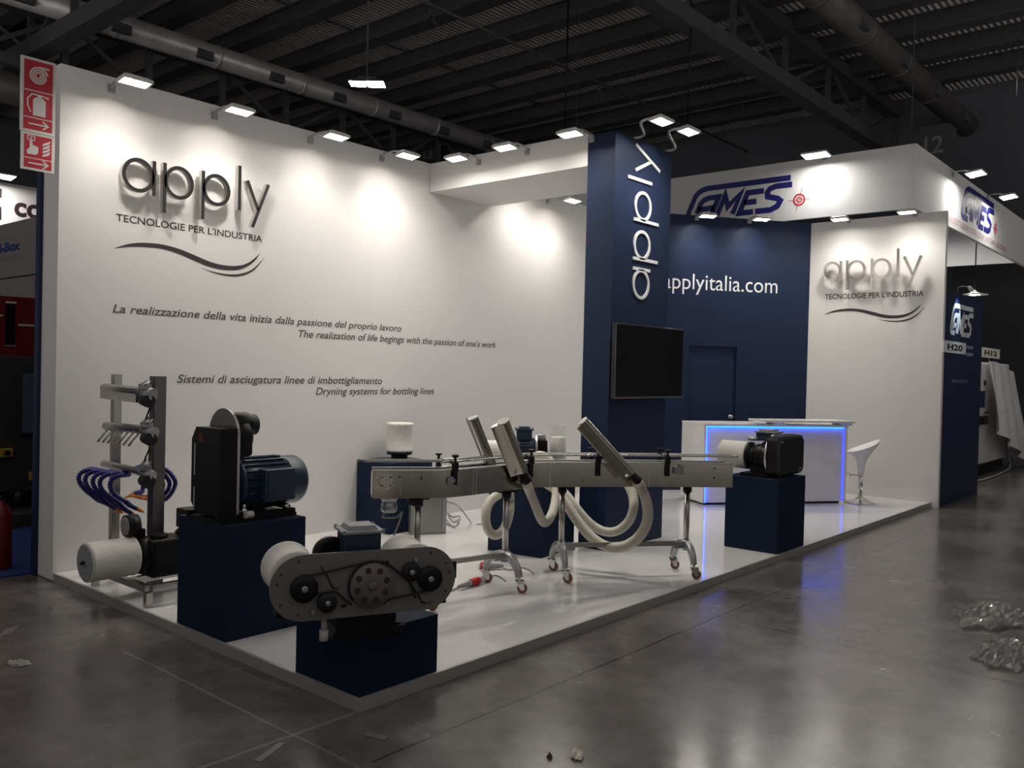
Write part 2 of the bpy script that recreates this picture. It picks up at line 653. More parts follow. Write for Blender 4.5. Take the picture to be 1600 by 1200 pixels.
d0, d1 = (on_blue(1075, 600) - B0).dot(bu), (on_blue(1150, 600) - B0).dot(bu)
DH = on_blue(1110, 541).z
mb = MB()
for a, b, z0, z1 in ((0, d0, SZ, HW + 0.03), (d1, BLEN, SZ, HW + 0.03), (d0, d1, DH, HW + 0.03)):
    mb.hexa([blue(a, z0), blue(b, z0), blue(b, z0, -0.08), blue(a, z0, -0.08), blue(a, z1), blue(b, z1), blue(b, z1, -0.08), blue(a, z1, -0.08)])
wall_back = struct(mb, 'wall_back', M_NAVY, 'diagonal navy blue stand wall with a web address')
mb = MB()
mb.hexa([blue(d0 + .006, SZ + .01, -.03), blue(d1 - .006, SZ + .01, -.03), blue(d1 - .006, SZ + .01, -.07), blue(d0 + .006, SZ + .01, -.07),
         blue(d0 + .006, DH - .008, -.03), blue(d1 - .006, DH - .008, -.03), blue(d1 - .006, DH - .008, -.07), blue(d0 + .006, DH - .008, -.07)])
door = struct(mb, 'door_1', M_NAVY, 'navy blue flush door set in the diagonal navy wall')
h = on_blue(1142, 651)
hs, hz = (h - B0).dot(bu), h.z
mb = MB(); mb.lathe(blue(hs, hz, -.03), bn, [(.026, 0), (.026, .008), (.010, .010), (.010, .035), (.022, .04), (.024, .06), (.012, .068)], 16)
mb.build('door_handle', M_SILV, door)

# square navy pillar and the white beam that joins it to the long wall
PX0, PX1, PY0, PY1 = 3.866, 4.865, 1.209, 1.514
mb = MB(); mb.box((PX0, PY0, SZ), (PX1, PY1, HW - 0.035))
pillar = struct(mb, 'pillar', M_NAVY, 'square navy blue pillar carrying the vertical lettering and the screen')
mb = MB(); mb.box((PX0 - .004, 1.515, 3.64), (PX1 - .01, YW - .002, HW - 0.005))
struct(mb, 'beam', M_WHITE, 'thick white beam between the navy pillar and the long white wall')

# hall shell
mb = MB(); mb.box((24.6, -40, 0), (25, 40, 10.2))
struct(mb, 'wall_hall', M_HALL, 'slate grey end wall of the exhibition hall')
mb = MB(); mb.box((-30, 30, 0), (24.6, 30.4, 10.2))
struct(mb, 'wall_side', M_HALL, 'dark side wall of the exhibition hall')
mb = MB(); mb.box((-2, -3, 10.15), (24.6, 30, 10.4))
ceil = struct(mb, 'ceiling', M_CEIL, 'corrugated metal roof deck of the exhibition hall')
for k in range(13):
    x = 0.1 + 1.85 * k
    mb = MB()
    mb.box((x - .22, -3, 9.70), (x + .22, 30, 9.74)); mb.box((x - .12, -3, 9.74), (x + .12, 30, 10.13)); mb.box((x - .17, -3, 10.12), (x + .17, 30, 10.15))
    struct(mb, 'ceiling_beam', M_STEEL, 'dark steel purlin under the corrugated roof')


def truss(label, p0, p1, z0, z1, n, wide=0.22, phase=0):
    """lattice girder between two plan points"""
    p0, p1 = Vector(p0), Vector(p1)
    t = thing('roof_truss', label, 'roof truss', ((p0.x + p1.x) / 2, (p0.y + p1.y) / 2, z0))
    t['kind'] = 'structure'
    d = (p1 - p0) / n
    for z, nm in ((z0, 'bottom_chord'), (z1, 'top_chord')):
        m = MB(); m.bar((p0.x, p0.y, z), (p1.x, p1.y, z), wide, wide * .9); m.build(nm, M_STEEL, t, True)
    for k in range(n + 1):
        q = p0 + d * k
        m = MB(); m.bar((q.x, q.y, z0), (q.x, q.y, z1), .10, .14, upv=(1, 0, 0)); m.build('post', M_STEEL, t, True)
        if k < n:
            r = p0 + d * (k + 1)
            a, b = (z0, z1) if (k + phase) % 2 else (z1, z0)
            m = MB(); m.bar((q.x, q.y, a), (r.x, r.y, b), .07, .09); m.build('brace', M_STEEL, t, True)
    return t


truss('long dark lattice girder running behind the long white wall', (-6.2, 16.7), (24.2, 16.7), 7.95, 9.15, 16, .24)
truss('dark lattice girder crossing the roof above the navy pillar and far corner', (3.4, 5.2), (24.4, 5.2), 8.5, 9.72, 8, .36)
truss('dark lattice girder crossing the roof corner above the fire signs', (4.7, 6.2), (4.7, 26.0), 8.4, 9.6, 9, .40)


def duct(label, pts, r, m, n_noz=0, nozm=None):
    t = thing('ventilation_duct', label, 'duct', pts[0])
    mb = MB(); mb.cyl(pts[0], pts[1], r, seg=28); mb.build('pipe', m, t, True)
    a, b = Vector(pts[0]), Vector(pts[1])
    for k in range(1, int((b - a).length / 2.4)):
        p = a + (b - a).normalized() * 2.4 * k
        mb = MB(); mb.lathe(p, b - a, [(r * 1.0, 0), (r * 1.05, .01), (r * 1.05, .07), (r, .08)], 28); mb.build('collar', m, t, True)
    for k in range(n_noz):
        p = a + (b - a) * ((k + .5) / n_noz)
        mb = MB(); mb.box((p.x - .2, p.y - r * .98 - .03, p.z - .22), (p.x + .2, p.y - r * .66, p.z - .02)); mb.build('outlet', nozm or M_STEEL, t, True)
    return t


duct('bright round ventilation duct with dark outlets above the long white wall', ((1.0, 15.7, 9.0), (24.4, 15.7, 9.0)), .26, M_DUCT, 12)
duct('dull round ventilation duct in the dark roof corner on the right', ((8.5, 3.2, 9.0), (24.4, 3.2, 9.0)), .30, M_DUCT2, 6)
duct('thin round duct low behind the fire signs', ((-2.0, 17.5, 7.6), (24.4, 17.5, 7.6)), .35, M_DUCT2, 0)

mb = MB(); mb.cyl((2, 9.9, 9.25), (24.4, 9.9, 9.25), .035, seg=8)
sp = thing('sprinkler_pipe', 'thin sprinkler pipe with two hanging heads crossing the roof', 'pipe', (2, 9.9, 9.25))
mb.build('pipe', M_DUCT2, sp, True)
for x in (9.7, 15.8):
    mb = MB(); mb.cyl((x, 9.9, 9.25), (x, 9.9, 8.98), .025, seg=8); mb.bar((x - .18, 9.9, 8.9), (x + .02, 9.9, 9.0), .05, .05); mb.bar((x - .02, 9.9, 9.0), (x + .18, 9.9, 8.9), .05, .05)
    mb.build('sprinkler_head', M_STEEL, sp, True)
mb = MB(); mb.cyl((2, 14.0, 10.08), (24.4, 14.0, 10.08), .03, seg=6)
tag(mb.build('conduit_pipe', M_STEEL), 'thin dark conduit running along under the roof sheets', 'pipe')

# hanging cables and rods
for px, py, z, lab in ((883, 200, 4.6, 'thin dark cable hanging from the roof beside the pillar top'),
                       (1075, 195, 4.6, 'thin dark cable hanging behind the lamps on the pillar top'),
                       (1588, 150, 7.0, 'pale thin cable hanging in the dark far right roof corner')):
    p = onZ(px, py, z + 2.0) if px > 1500 else onX(px, py, 12.0)
    mb = MB(); mb.cyl((p.x, p.y, p.z), (p.x, p.y, 9.9), .018, seg=6)
    tag(mb.build('hanging_cable', M_ARM if px > 1500 else M_BLACK), lab, 'cable')


def number_sign(label, n, p, ph):
    t = thing('hall_column', label, 'column', (p.x, p.y, 0))
    t['kind'] = 'structure'
    mb = MB(); mb.box((-.35, -.35, 0), (.35, .35, 8.4)); mb.build('shaft', M_STEEL, t)
    mb = MB(); mb.box((-.40, -.40, p.z - ph), (-.36, .40, p.z + ph)); mb.build('number_board', M_STEEL, t)
    writing(n, (p.x - .405, p.y + .24, p.z - ph * .62), (0, -1, 0), (0, 0, 1), .46, ph * 1.24, M_NUM, t, 'numerals', bold=.02)
    return t


number_sign('dark hall column numbered 13 behind the beam end', '13', onX(681, 245, 20.0), .24)
number_sign('dark hall column numbered 12 beyond the white fascia', '12', onX(1466, 231, 22.0), .36)

# ================================================================== WRITING ON THE LONG WALL
U1, V1 = Vector((1, 0, 0)), Vector((0, 0, 1))


def line_on_left(s, a, b, cap_px, m, bold=0.0, shear=0.0, yc=None):
    p, q = onY(*a, YW), onY(*b, YW)
    zc = (p.z + q.z) / 2
    cap = (onY(a[0], a[1] - cap_px, YW).z - p.z)
    return writing(s, (p.x, YW, zc), U1, V1, q.x - p.x, cap, m, wall_left, 'lettering', bold, shear)


line_on_left("TECNOLOGIE PER L'INDUSTRIA", (181, 346), (409.4, 377.3), 11.2, M_PRINT, .012)
line_on_left('La realizzazione della vita inizia dalla passione del proprio lavoro', (176, 489), (627, 517.4), 13.2, M_PRINT2, .010, .22)
line_on_left("The realization of life begings with the passion of one's work", (466, 529.8), (775, 541), 11.5, M_PRINT2, .010, .22)
line_on_left('Sistemi di asciugatura linee di imbottigliamento', (276.6, 599.5), (597, 598.8), 13.0, M_PRINT2, .010, .22)
line_on_left('Dryning systems for bottling lines', (493, 617.5), (678, 615), 11.2, M_PRINT2, .010, .22)

# the two-stroke wave under the tagline, in units of the tagline
zp = lambda x, y: (150 + x / 4.8, 220 + y / 4.8)
SW1 = ([(130, 808), (250, 772), (370, 765), (500, 778), (620, 810), (740, 858), (850, 905), (950, 932), (1050, 938), (1130, 920), (1190, 880), (1232, 840)],
       [(130, 808), (250, 795), (370, 797), (500, 812), (620, 848), (740, 900), (850, 945), (950, 967), (1050, 970), (1130, 945), (1190, 900), (1232, 840)])
SW2 = ([(780, 950), (880, 982), (980, 1000), (1060, 1000), (1140, 980), (1200, 940), (1265, 870)],
       [(780, 950), (880, 990), (980, 1014), (1060, 1018), (1140, 998), (1205, 950), (1265, 870)])
T0, T1 = onY(181, 346, YW), onY(409.4, 377.3, YW)
TW = T1.x - T0.x
TZ = (T0.z + T1.z) / 2


def to_unit(x, y):
    p = onY(*zp(x, y), YW)
    return ((p.x - T0.x) / TW, (p.z - TZ) / TW)


WAVES = []
for upq, loq in (SW1, SW2):
    a = [Vector((*to_unit(*q), 0)) for q in upq]
    b = [Vector((*to_unit(*q), 0)) for q in loq]
    WAVES.append((smooth_path(a, 4), smooth_path(b, 4)))


def wave(o, u, v, s, m, parent):
    mb = MB()
    n = Vector(u).cross(Vector(v))
    for a, b in WAVES:
        P = [mb._v(Vector(o) + Vector(u) * p.x * s + Vector(v) * p.y * s + n * .002) for p in a]
        Q = [mb._v(Vector(o) + Vector(u) * p.x * s + Vector(v) * p.y * s + n * .002) for p in b]
        for i in range(len(P) - 1):
            try:
                mb.bm.faces.new((Q[i], Q[i + 1], P[i + 1], P[i]))
            except ValueError:
                pass
    return mb.build('printed_wave', m, parent, True)


wave((T0.x, YW, TZ), U1, V1, TW, M_PRINT, wall_left)

# raised polished letters: a p p l y, laid out in units of the x-height
lx = lambda px: onY(px, 300, YW).x
za, zb = onY(206, 248, YW).z, onY(212.5, 303, YW).z
XH = za - zb
LET = [lx(q) for q in (183.3, 236.5, 247.5, 295.8, 307.7, 353, 364.6, 369.8, 377, 414.6)]
LET = [(q - LET[0]) / XH for q in LET]
DESC = .47          # how far p and y reach below the base line
ASC = .42           # how far l rises above the bowls


def raised_letters(label, name, o, u, v, s, m, depth=.045, off=.03, parent_cat='sign', sx=1.0, w=.112, lean=0.0, yaw=0.0):
    t = thing(name, label, parent_cat, o)
    o, u, v = Vector(o), Vector(u).normalized() * sx, Vector(v).normalized()
    n = u.cross(v).normalized()
    o = o + n * off
    v = (v + n * lean).normalized()
    u = u + n * yaw
    n = u.cross(v).normalized()
    L = LET

    def put(mb):
        mb.build('letter', m, t, True)

    def bar2(mb, p, q, ww=w):
        mb.strip([(p[0] * s, p[1] * s), (q[0] * s, q[1] * s)], ww * s, o, u, v, depth)
    # a
    for kind, x0, x1 in (('a', L[0], L[1]), ('p', L[2], L[3]), ('p', L[4], L[5])):
        mb = MB()
        r = .5 - w / 2
        hw = (x1 - x0)
        cx = x0 + hw / 2 + (-.02 if kind == 'a' else .02) * hw
        rx = hw / 2 - w / 2 - .02 * hw
        # bowl
        N = 44
        vs = []
        for k in range(N):
            c, sn = math.cos(2 * PI * k / N), math.sin(2 * PI * k / N)
            vs.append([mb._v(o + u * ((cx + (rx + e) * c) * s) + v * ((.5 + (r + e) * sn) * s) + n * hh) for e, hh in ((-w / 2, 0), (w / 2, 0), (w / 2, depth), (-w / 2, depth))])
        for k in range(N):
            a, b = vs[k], vs[(k + 1) % N]
            for j in range(4):
                mb.bm.faces.new((a[j], b[j], b[(j + 1) % 4], a[(j + 1) % 4]))
        if kind == 'a':
            bar2(mb, (x1 - w / 2, -.02), (x1 - w / 2, 1.0))
        else:
            bar2(mb, (x0 + w / 2, -DESC), (x0 + w / 2, 1.02))
        put(mb)
    mb = MB(); bar2(mb, ((L[6] + L[7]) / 2, 0), ((L[6] + L[7]) / 2, 1 + ASC)); put(mb)
    mb = MB()
    y0, y1 = L[8] + w / 2, L[9] - w / 2
    mid = (y0 + y1) / 2
    bar2(mb, (y0, 1.0), (mid + .02, .10))
    k = (y1 - mid) / 1.0
    bar2(mb, (y1, 1.0), (mid - k * DESC, -DESC))
    put(mb)
    return t


raised_letters('large polished raised letters apply on the long white wall', 'wall_letters', (lx(183.3), YW, zb), U1, V1, XH, M_CHROME)

# short white wall: the same logo, smaller
ur = Vector((0, -1, 0))
a0, a1 = onX(1288.7, 430, XR), onX(1446, 430, XR)
zr0 = onX(1310, 440, XR).z
wr = (a0.y - a1.y)
raised_letters('small polished raised letters apply on the short white wall', 'wall_letters', (XR, a0.y, zr0), ur, V1, wr / LET[-1], M_CHROME, lean=.04, yaw=.05, off=.045)
p, q = onX(1289, 468, XR), onX(1443, 462.5, XR)
zt = (p.z + q.z) / 2
writing("TECNOLOGIE PER L'INDUSTRIA", (XR, p.y, zt), ur, V1, p.y - q.y, .105 * .72, M_PRINT, wall_right, 'lettering', .012)
wave((XR, p.y, zt), ur, V1, p.y - q.y, M_PRINT, wall_right)

# vertical white lettering on the pillar
pa, pb = onY(1000, 468, PY0), onY(996, 225, PY0)
xb_, xt_ = onY(1014, 420, PY0).x, onY(988, 420, PY0).x      # base line and x-height line
LS = (pb.z - pa.z) / LET[-1]
raised_letters('white vertical letters apply on the navy pillar', 'pillar_letters', (xb_, PY0, pa.z), (0, 0, 1), (-1, 0, 0), (xb_ - xt_), M_WPRINT, .012, .001, sx=LS / (xb_ - xt_), w=.10)

# web address on the navy wall
p, q = on_blue(1036, 449.3), on_blue(1214.4, 459)
writing('applyitalia.com', blue((p - B0).dot(bu), (p.z + q.z) / 2 , 0), bu, V1, (q - p).length, .29 * .78, M_WPRINT, wall_back, 'lettering', -.002)

# ================================================================== FIRE SIGNS
def fire_sign(label, x0, x1, z0, z1, cells):
    y = YW + .012
    t = thing('fire_sign', label, 'safety sign', ((x0 + x1) / 2, y, z0))
    mb = MB(); mb.box((x0, y - .012, z0), (x1, y, z1)); mb.build('white_board', M_SIGNW, t, True)
    o = Vector((x0, y - .012, z0)); u, v = U1, V1
    w = x1 - x0
    b = .022
    for (c0, c1, pict) in cells:
        mb = MB(); mb.prism([(b, c0), (w - b, c0), (w - b, c1), (b, c1)], o, u, v, .002); mb.build('red_field', M_SIGNRED, t, True)
        mb = MB(Matrix.Translation(o + Vector((w / 2, -.002, (c0 + c1) / 2))) @ Matrix.Diagonal((.74, 1, .60 if pict is pic_call else .74, 1))); pict(mb, Vector((0, 0, 0)), .30); mb.build('pictogram', M_SIGNW, t, True)
    return t


def pic_spiral(mb, c, w):
    pts = [(w * (.05 + .25 * k / 60) * math.cos(-2 * PI * 3.1 * k / 60 + .9), w * (.05 + .25 * k / 60) * math.sin(-2 * PI * 3.1 * k / 60 + .9)) for k in range(61)]
    mb.strip(pts, .016, c, U1, V1, .002)
    mb.prism([(w * .02, w * .33), (w * .33, w * .33), (w * .33, w * .27), (w * .02, w * .30)], c, U1, V1, .002)


def pic_ext(mb, c, w):
    mb.prism([(-.05, -.11), (.07, -.11), (.07, .045), (.045, .07), (.03, .075), (.03, .105), (-.01, .105), (-.01, .075), (-.03, .07), (-.05, .045)], c, U1, V1, .002)
    mb.strip([(.0, .10), (-.06, .10), (-.10, .05), (-.10, -.02), (-.07, -.08)], .013, c, U1, V1, .002)
    mb.strip([(.02, .10), (.10, .085)], .013, c, U1, V1, .002)


def pic_arrow(mb, c, w):
    mb.strip([(-.09, 0), (.09, 0)], .014, c, U1, V1, .002)
    mb.strip([(.045, .04), (.095, 0), (.045, -.04)], .014, c, U1, V1, .002)


def pic_call(mb, c, w):
    c = Vector(c)
    mb.prism([(-.10, -.10), (-.02, -.10), (.0, -.07), (.0, .0), (-.055, .02), (-.055, .07), (-.08, .07), (-.08, -.02), (-.11, -.06)], c, U1, V1, .002)
    mb.strip([(-.10, .075), (-.035, .075), (-.035, .125), (-.10, .125), (-.10, .075)], .009, c, U1, V1, .002)
    mb.prism(circle(-.068, .10, .011, 12), c, U1, V1, .002)
    for k in range(4):
        z = -.11 + .045 * k
        mb.prism([(.04, z), (.10, z + .03), (.12, z + .08), (.085, z + .055), (.045, z + .03)], c, U1, V1, .002)


s0, s1 = onY(33, 85, YW), onY(85, 272, YW)
sx0, sx1 = s0.x, s1.x
zs = onY(33, 203, YW).z
fire_sign('upper red and white fire sign with hose spiral and extinguisher, at the wall end', sx0, sx1, zs, s0.z,
          [(.02, .105, pic_arrow), (.113, .305, pic_ext), (.313, s0.z - zs - .02, pic_spiral)])
fire_sign('lower red and white fire sign with pressing hand and flames, at the wall end', sx0 + .008, sx1, s1.z, zs - .004,
          [(.018, .085, pic_arrow), (.093, zs - s1.z - .02, pic_call)])
# ================================================================== FLOODLIGHTS
def floodlight(label, pos, wall, reach, group, power=1.0, ring=1.0, size=(.205, .105), arm_to=None, cool=False):
    """pos: centre of the glass; wall: plan direction from the lamp to what it lights"""
    wd = Vector((wall[0], wall[1], 0)).normalized()
    rz = math.atan2(-wd.x, wd.y)
    t = thing('floodlight', label, 'floodlight', pos, rz, group)
    a, b = size[0] / 2, size[1] / 2
    T = Matrix.Rotation(math.radians(-8), 4, 'X')
    m = MB(T); m.box((-a, -b, 0), (a, b, .006)); m.build('lamp_glass', M_GLOW, t)
    m = MB(T); m.hexa([(-a - .014, -b - .014, -.004), (a + .014, -b - .014, -.004), (a + .014, b + .014, -.004), (-a - .014, b + .014, -.004),
                       (-a - .014, -b - .014, .004), (a + .014, -b - .014, .004), (a + .014, b + .014, .004), (-a - .014, b + .014, .004)])
    m.bm.free(); m = MB(T)
    for p, q in (((-a - .014, -b - .014, -.004), (-a, b + .014, .02)), ((a, -b - .014, -.004), (a + .014, b + .014, .02)),
                 ((-a, -b - .014, -.004), (a, -b, .02)), ((-a, b, -.004), (a, b + .014, .02))):
        m.box(p, q)
    m.build('rim', M_LAMP, t)
    m = MB(T); m.hexa([(-a - .012, -b - .012, .0201), (a + .012, -b - .012, .0201), (a + .012, b + .012, .0201), (-a - .012, b + .012, .0201),
                       (-a * .8, -b * .8, .042), (a * .8, -b * .8, .042), (a * .8, b * .8, .042), (-a * .8, b * .8, .042)]); m.build('housing', M_LAMP, t)
    if arm_to is None:
        m = MB(); m.tube(smooth_path([(0, .02, .045), (0, reach * .5, .08), (0, reach - .04, .07), (0, reach - .012, .03)], 5), .011, 8)
        m.box((-.03, reach - .013, .0), (.03, reach - .001, .06)); m.build('arm', M_ARM, t)
    else:
        m = MB(); m.tube(smooth_path([Vector((pos[0], pos[1], pos[2] + .045))] + [Vector(q) for q in arm_to], 6), .013, 8)
        m.build('arm', M_ARM, t, True)
    if power:
        L = bpy.data.lights.new('down_beam', 'AREA')
        L.shape = 'RECTANGLE'
        L.size, L.size_y = size[0] * .9, size[1] * .9
        L.energy = BEAM * power
        L.spread = math.radians(135)
        L.color = (.88, .94, 1.0) if cool else (1.0, .95, .87)
        lo = bpy.data.objects.new('down_beam', L)
        COL.objects.link(lo)
        lo.parent = t
        lo.location = (0, 0, -.012)
        lo.rotation_euler = (math.radians(-10), 0, 0)
    if ring:
        L = bpy.data.lights.new('reflector_beam', 'SPOT')
        L.energy = RING * ring
        L.color = (.86, .93, 1.0) if cool else (1.0, .93, .80)
        L.spot_size = math.radians(66)
        L.spot_blend = .10
        L.shadow_soft_size = .02
        lo = bpy.data.objects.new('reflector_beam', L)
        COL.objects.link(lo)
        lo.parent = t
        lo.location = (0, 0, -.02)
        d = Vector((0, .80, -.60))
        lo.rotation_euler = d.to_track_quat('-Z', 'Y').to_euler()
    return t


GL = 'floodlights over the long white wall'
for (px, py), lab in (((211, 129), 'white floodlight nearest the fire signs on top of the long white wall'),
                      ((374, 174), 'second floodlight from the fire signs above the raised letters'),
                      ((525, 214), 'third floodlight from the fire signs on the long white wall'),
                      ((637, 244), 'floodlight on the long wall just before the white beam')):
    p = onY(px, py, YW - .40)
    floodlight(lab, p, (0, 1), .40, GL, power=.62 if px > 500 else .95)
floodlight('floodlight hidden behind the white beam on the long wall', Vector((5.3, YW - .40, 3.975)), (0, 1), .40, GL)
p = onY(895, 314, YW - .40)
floodlight('floodlight seen under the white beam beside the navy pillar', p, (0, 1), .40, GL)
for (px, py), lab in (((713, 248), 'floodlight on the white beam nearest the long wall'),
                      ((789, 231), 'middle floodlight on the white beam'),
                      ((891, 210), 'floodlight on the white beam touching the navy pillar')):
    p = onX(px, py, PX0 - .34)
    floodlight(lab, p, (1, 0), .34, 'floodlights over the white beam', ring=.0, power=.6)
for (px, py), lab, (qx, qy) in (((1034, 190), 'upper floodlight on a curved arm above the navy pillar', (990, 212)),
                                ((1076, 206), 'floodlight on a curved arm at the outer corner of the navy pillar', (1040, 228))):
    p = onY(px, py, PY0 - .42)
    q = onY(qx, qy, PY0 + .02); q.z = HW - .02
    floodlight(lab, p, (0, 1), .4, 'floodlights over the pillar', power=1.2, arm_to=[(p.x - .05, p.y + .18, p.z + .02), (q.x + .05, q.y - .08, q.z + .02), (q.x, q.y + .03, q.z - .012)], ring=2.0)
for (px, py), lab in (((1106, 338), 'floodlight above the web address nearest the navy pillar'), ((1190, 343), 'floodlight above the end of the web address')):
    w = on_blue(px, py)
    # the lamp hangs .36 m before the navy wall
    d = ray(px, py)
    p = CP + d * (((B0 + bn * .36) - CP).dot(bn) / d.dot(bn))
    floodlight(lab, p, tuple(-bn)[:2], .36, 'floodlights over the diagonal navy wall', ring=2.2)
for (px, py), lab in (((1312, 343), 'floodlight above the first small raised letters of the short wall'), ((1417, 332), 'floodlight above the last small raised letters of the short wall')):
    p = onX(px, py, XR - .38)
    floodlight(lab, p, (1, 0), .38, 'floodlights over the short white wall', ring=.25)

# twin lamp hanging high under the roof
p = at(573, 131, 14.5)
t = thing('hanging_lamp', 'twin bright lamp hanging on a thin rod high under the roof', 'lamp', p, math.atan2(RT.y, RT.x))
m = MB(); m.cyl((0, 0, .10), (0, 0, 9.9 - p.z), .018, seg=6); m.bar((-.15, 0, .10), (.15, 0, .10), .04, .03); m.build('hanging_rod', M_STEEL, t)
for x_, s_ in ((-.15, .125), (.15, .14)):
    m = MB(); m.box((x_ - s_, -s_, -.012), (x_ + s_, s_, .0)); m.build('lamp_glass', M_GLOW, t)
    m = MB(); m.box((x_ - s_ - .01, -s_ - .01, .0005), (x_ + s_ + .01, s_ + .01, .03)); m.cyl((x_, 0, .03), (x_, 0, .085), .03, seg=10); m.build('housing', M_STEEL, t)

# ================================================================== THE NEIGHBOUR BEHIND THE SHORT WALL
FX, FY, FZ0, FZ1 = 10.2, .44, 4.135, 5.045
canopy = thing('fascia_canopy', 'white printed fascia ring hanging over the stand behind the short wall', 'canopy', (FX, FY, FZ0))
m = MB(); m.box((FX, FY, FZ0), (FX + .06, 7.0, FZ1)); fr = m.build('front_fascia', M_FASCIA, canopy, True)
m = MB(); m.box((FX + .06, FY, FZ0), (23.5, FY + .06, FZ1)); fs = m.build('side_fascia', M_FASCIA, canopy, True)
m = MB(); m.box((17.14, FY + .06, FZ0), (17.2, 7.0, FZ1)); m.build('rear_fascia', M_FASCIA, canopy, True)
m = MB(); m.box((FX + .061, .87, 4.92), (17.139, .93, 4.98)); m.build('cross_bar', M_STEEL, canopy, True)
for x, y in ((FX + .1, FY + .1), (FX + .1, 6.5), (17.1, FY + .1), (17.1, 6.5)):
    m = MB(); m.cyl((x, y, FZ1), (x, y, 9.9), .004, seg=6); m.build('hanging_wire', M_STEEL, canopy, True)


def logo(o, u, v, sx, sy, m1, parent, target=True):
    """the slanted five-letter mark with its long bar; sx,sy metres per unit (10 x 4 units)"""
    o, u, v = Vector(o), Vector(u), Vector(v)
    sl = lambda P: [((x + .32 * y) * sx, y * sy) for x, y in P]
    W_ = .56 * (sx + sy) / 2
    mb = MB()
    ST = [[(9.0, 3.75), (1.25, 3.75), (.75, 3.62), (.42, 3.3), (.28, 2.9), (.25, .95), (.38, .5), (.7, .28), (2.1, .25)],
          [(1.15, .75), (1.15, 1.9), (1.35, 2.35), (1.8, 2.55), (2.75, 2.55), (2.75, .25)], [(1.15, 1.25), (2.75, 1.25)],
          [(3.35, .25), (3.35, 2.6), (4.1, 1.2), (4.85, 2.6), (4.85, .25)],
          [(7.0, 2.6), (5.5, 2.6), (5.5, .25), (6.8, .25)], [(5.5, 1.45), (6.7, 1.45)],
          [(9.4, 2.95), (7.9, 2.95), (7.5, 2.75), (7.4, 2.35), (7.6, 1.85), (8.6, 1.5), (8.95, 1.2), (8.9, .6), (8.4, .25), (7.0, .25)]]
    for P in ST:
        mb.strip(sl(P), W_, o, u, v, .003)
    mb.build('printed_logo', m1, parent, True)
    if target:
        n = u.cross(v)
        mb = MB()
        c = (10.7 * sx + .32 * .9 * sx, 1.05 * sy)
        ring_mb(mb, c[0], c[1], .62 * sy, .20 * sy, o, u, v, .003, 28)
        ring_mb(mb, c[0], c[1], .28 * sy, .14 * sy, o, u, v, .003, 20)
        mb.strip([(c[0] - 1.3 * sy, c[1]), (c[0] + 1.3 * sy, c[1])], .05 * sy, o, u, v, .0035)
        mb.strip([(c[0] - .35 * sy, c[1] - 1.3 * sy), (c[0] + .35 * sy, c[1] + 1.3 * sy)], .05 * sy, o, u, v, .0035)
        mb.build('printed_target', M_LOGORED, parent, True)


tr, bl, lf = onX(1237, 276, FX), onX(1205, 331, FX), onX(1068, 320, FX)
lh = tr.z + .02 - bl.z
logo((FX, lf.y, bl.z), ur, V1, (lf.y - tr.y) / 10.28, lh / 4.0, M_LOGOBLUE, fr)
p, q = onY(1500, 330, FY), onY(1553, 330, FY)
zb_, zt_ = FZ0 + .235, FZ1 - .10
logo((p.x, FY, zb_), U1, V1, (q.x - p.x) / 10.3, (zt_ - zb_) / 4, M_LOGOBLUE, fs)
p, q = onY(1483, 345, FY), onY(1572, 392, FY)
writing('PROGETTAZIONE COSTRUZIONE MACCHINE INDUSTRIALI', (p.x, FY, FZ0 + .07), U1, V1, q.x - p.x, .10, M_PINK, fs)
for (px, py), yy, lab, wd, dd in (((1275, 243), None, 'floodlight over the blue mark on the white fascia front', (1, 0), .30),
                                  ((1525, 272), FY - .34, 'first floodlight over the side of the white fascia', (0, 1), .34),
                                  ((1576, 308), FY - .34, 'second floodlight over the side of the white fascia', (0, 1), .34)):
    p = onX(px, py, FX - .34) if yy is None else onY(px, py, yy)
    floodlight(lab, p, wd, .34, 'floodlights over the white fascia', size=(.36, .20) if yy is None else (.34, .22), cool=True, ring=.8, power=.55)

m = MB(); m.box((15.57, FY + .061, 4.985), (15.63, 6.99, 5.04)); m.build('cross_bar', M_STEEL, canopy, True)
for y_ in (1.6, 3.6, 5.6):
    floodlight('inner floodlight of the white fascia ring lighting its far side, %.0f metres in' % y_, Vector((15.6, y_, 4.9)), (1, 0), 1.5, 'floodlights inside the white fascia ring', size=(.5, .4), cool=True, ring=4, arm_to=[(15.6, y_, 4.97), (15.6, y_, 5.0)])
panel = thing('booth_partition', 'deep blue booth panel with a white mark beside the short white wall', 'panel', (11, -.05, 0))
m = MB(); m.box((XR + .09, -.09, 0), (11.95, .02, 2.94)); pn = m.build('board', M_CBLUE, panel, True)
p, q = onY(1483, 522, -.09), onY(1521, 482, -.09)
logo((p.x, -.09, p.z), U1, V1, (q.x - p.x) / 10.3, (q.z - p.z) / 4, M_WPRINT, pn, target=False)
p, q = onY(1487, 598, -.09), onY(1512, 598, -.09)
writing('www.cames.it', (p.x, -.09, p.z), U1, V1, q.x - p.x, .07, mat('pale_blue_print', (.25, .29, .42), .5), pn)
for zz in (545, 556):
    p, q = onY(1510, zz, -.09), onY(1520, zz, -.09)
    m = MB(); m.box((p.x, -.093, p.z), (q.x, -.0901, p.z + .05)); m.build('printed_line', mat('pale_blue_print', (.25, .29, .42)), pn, True)


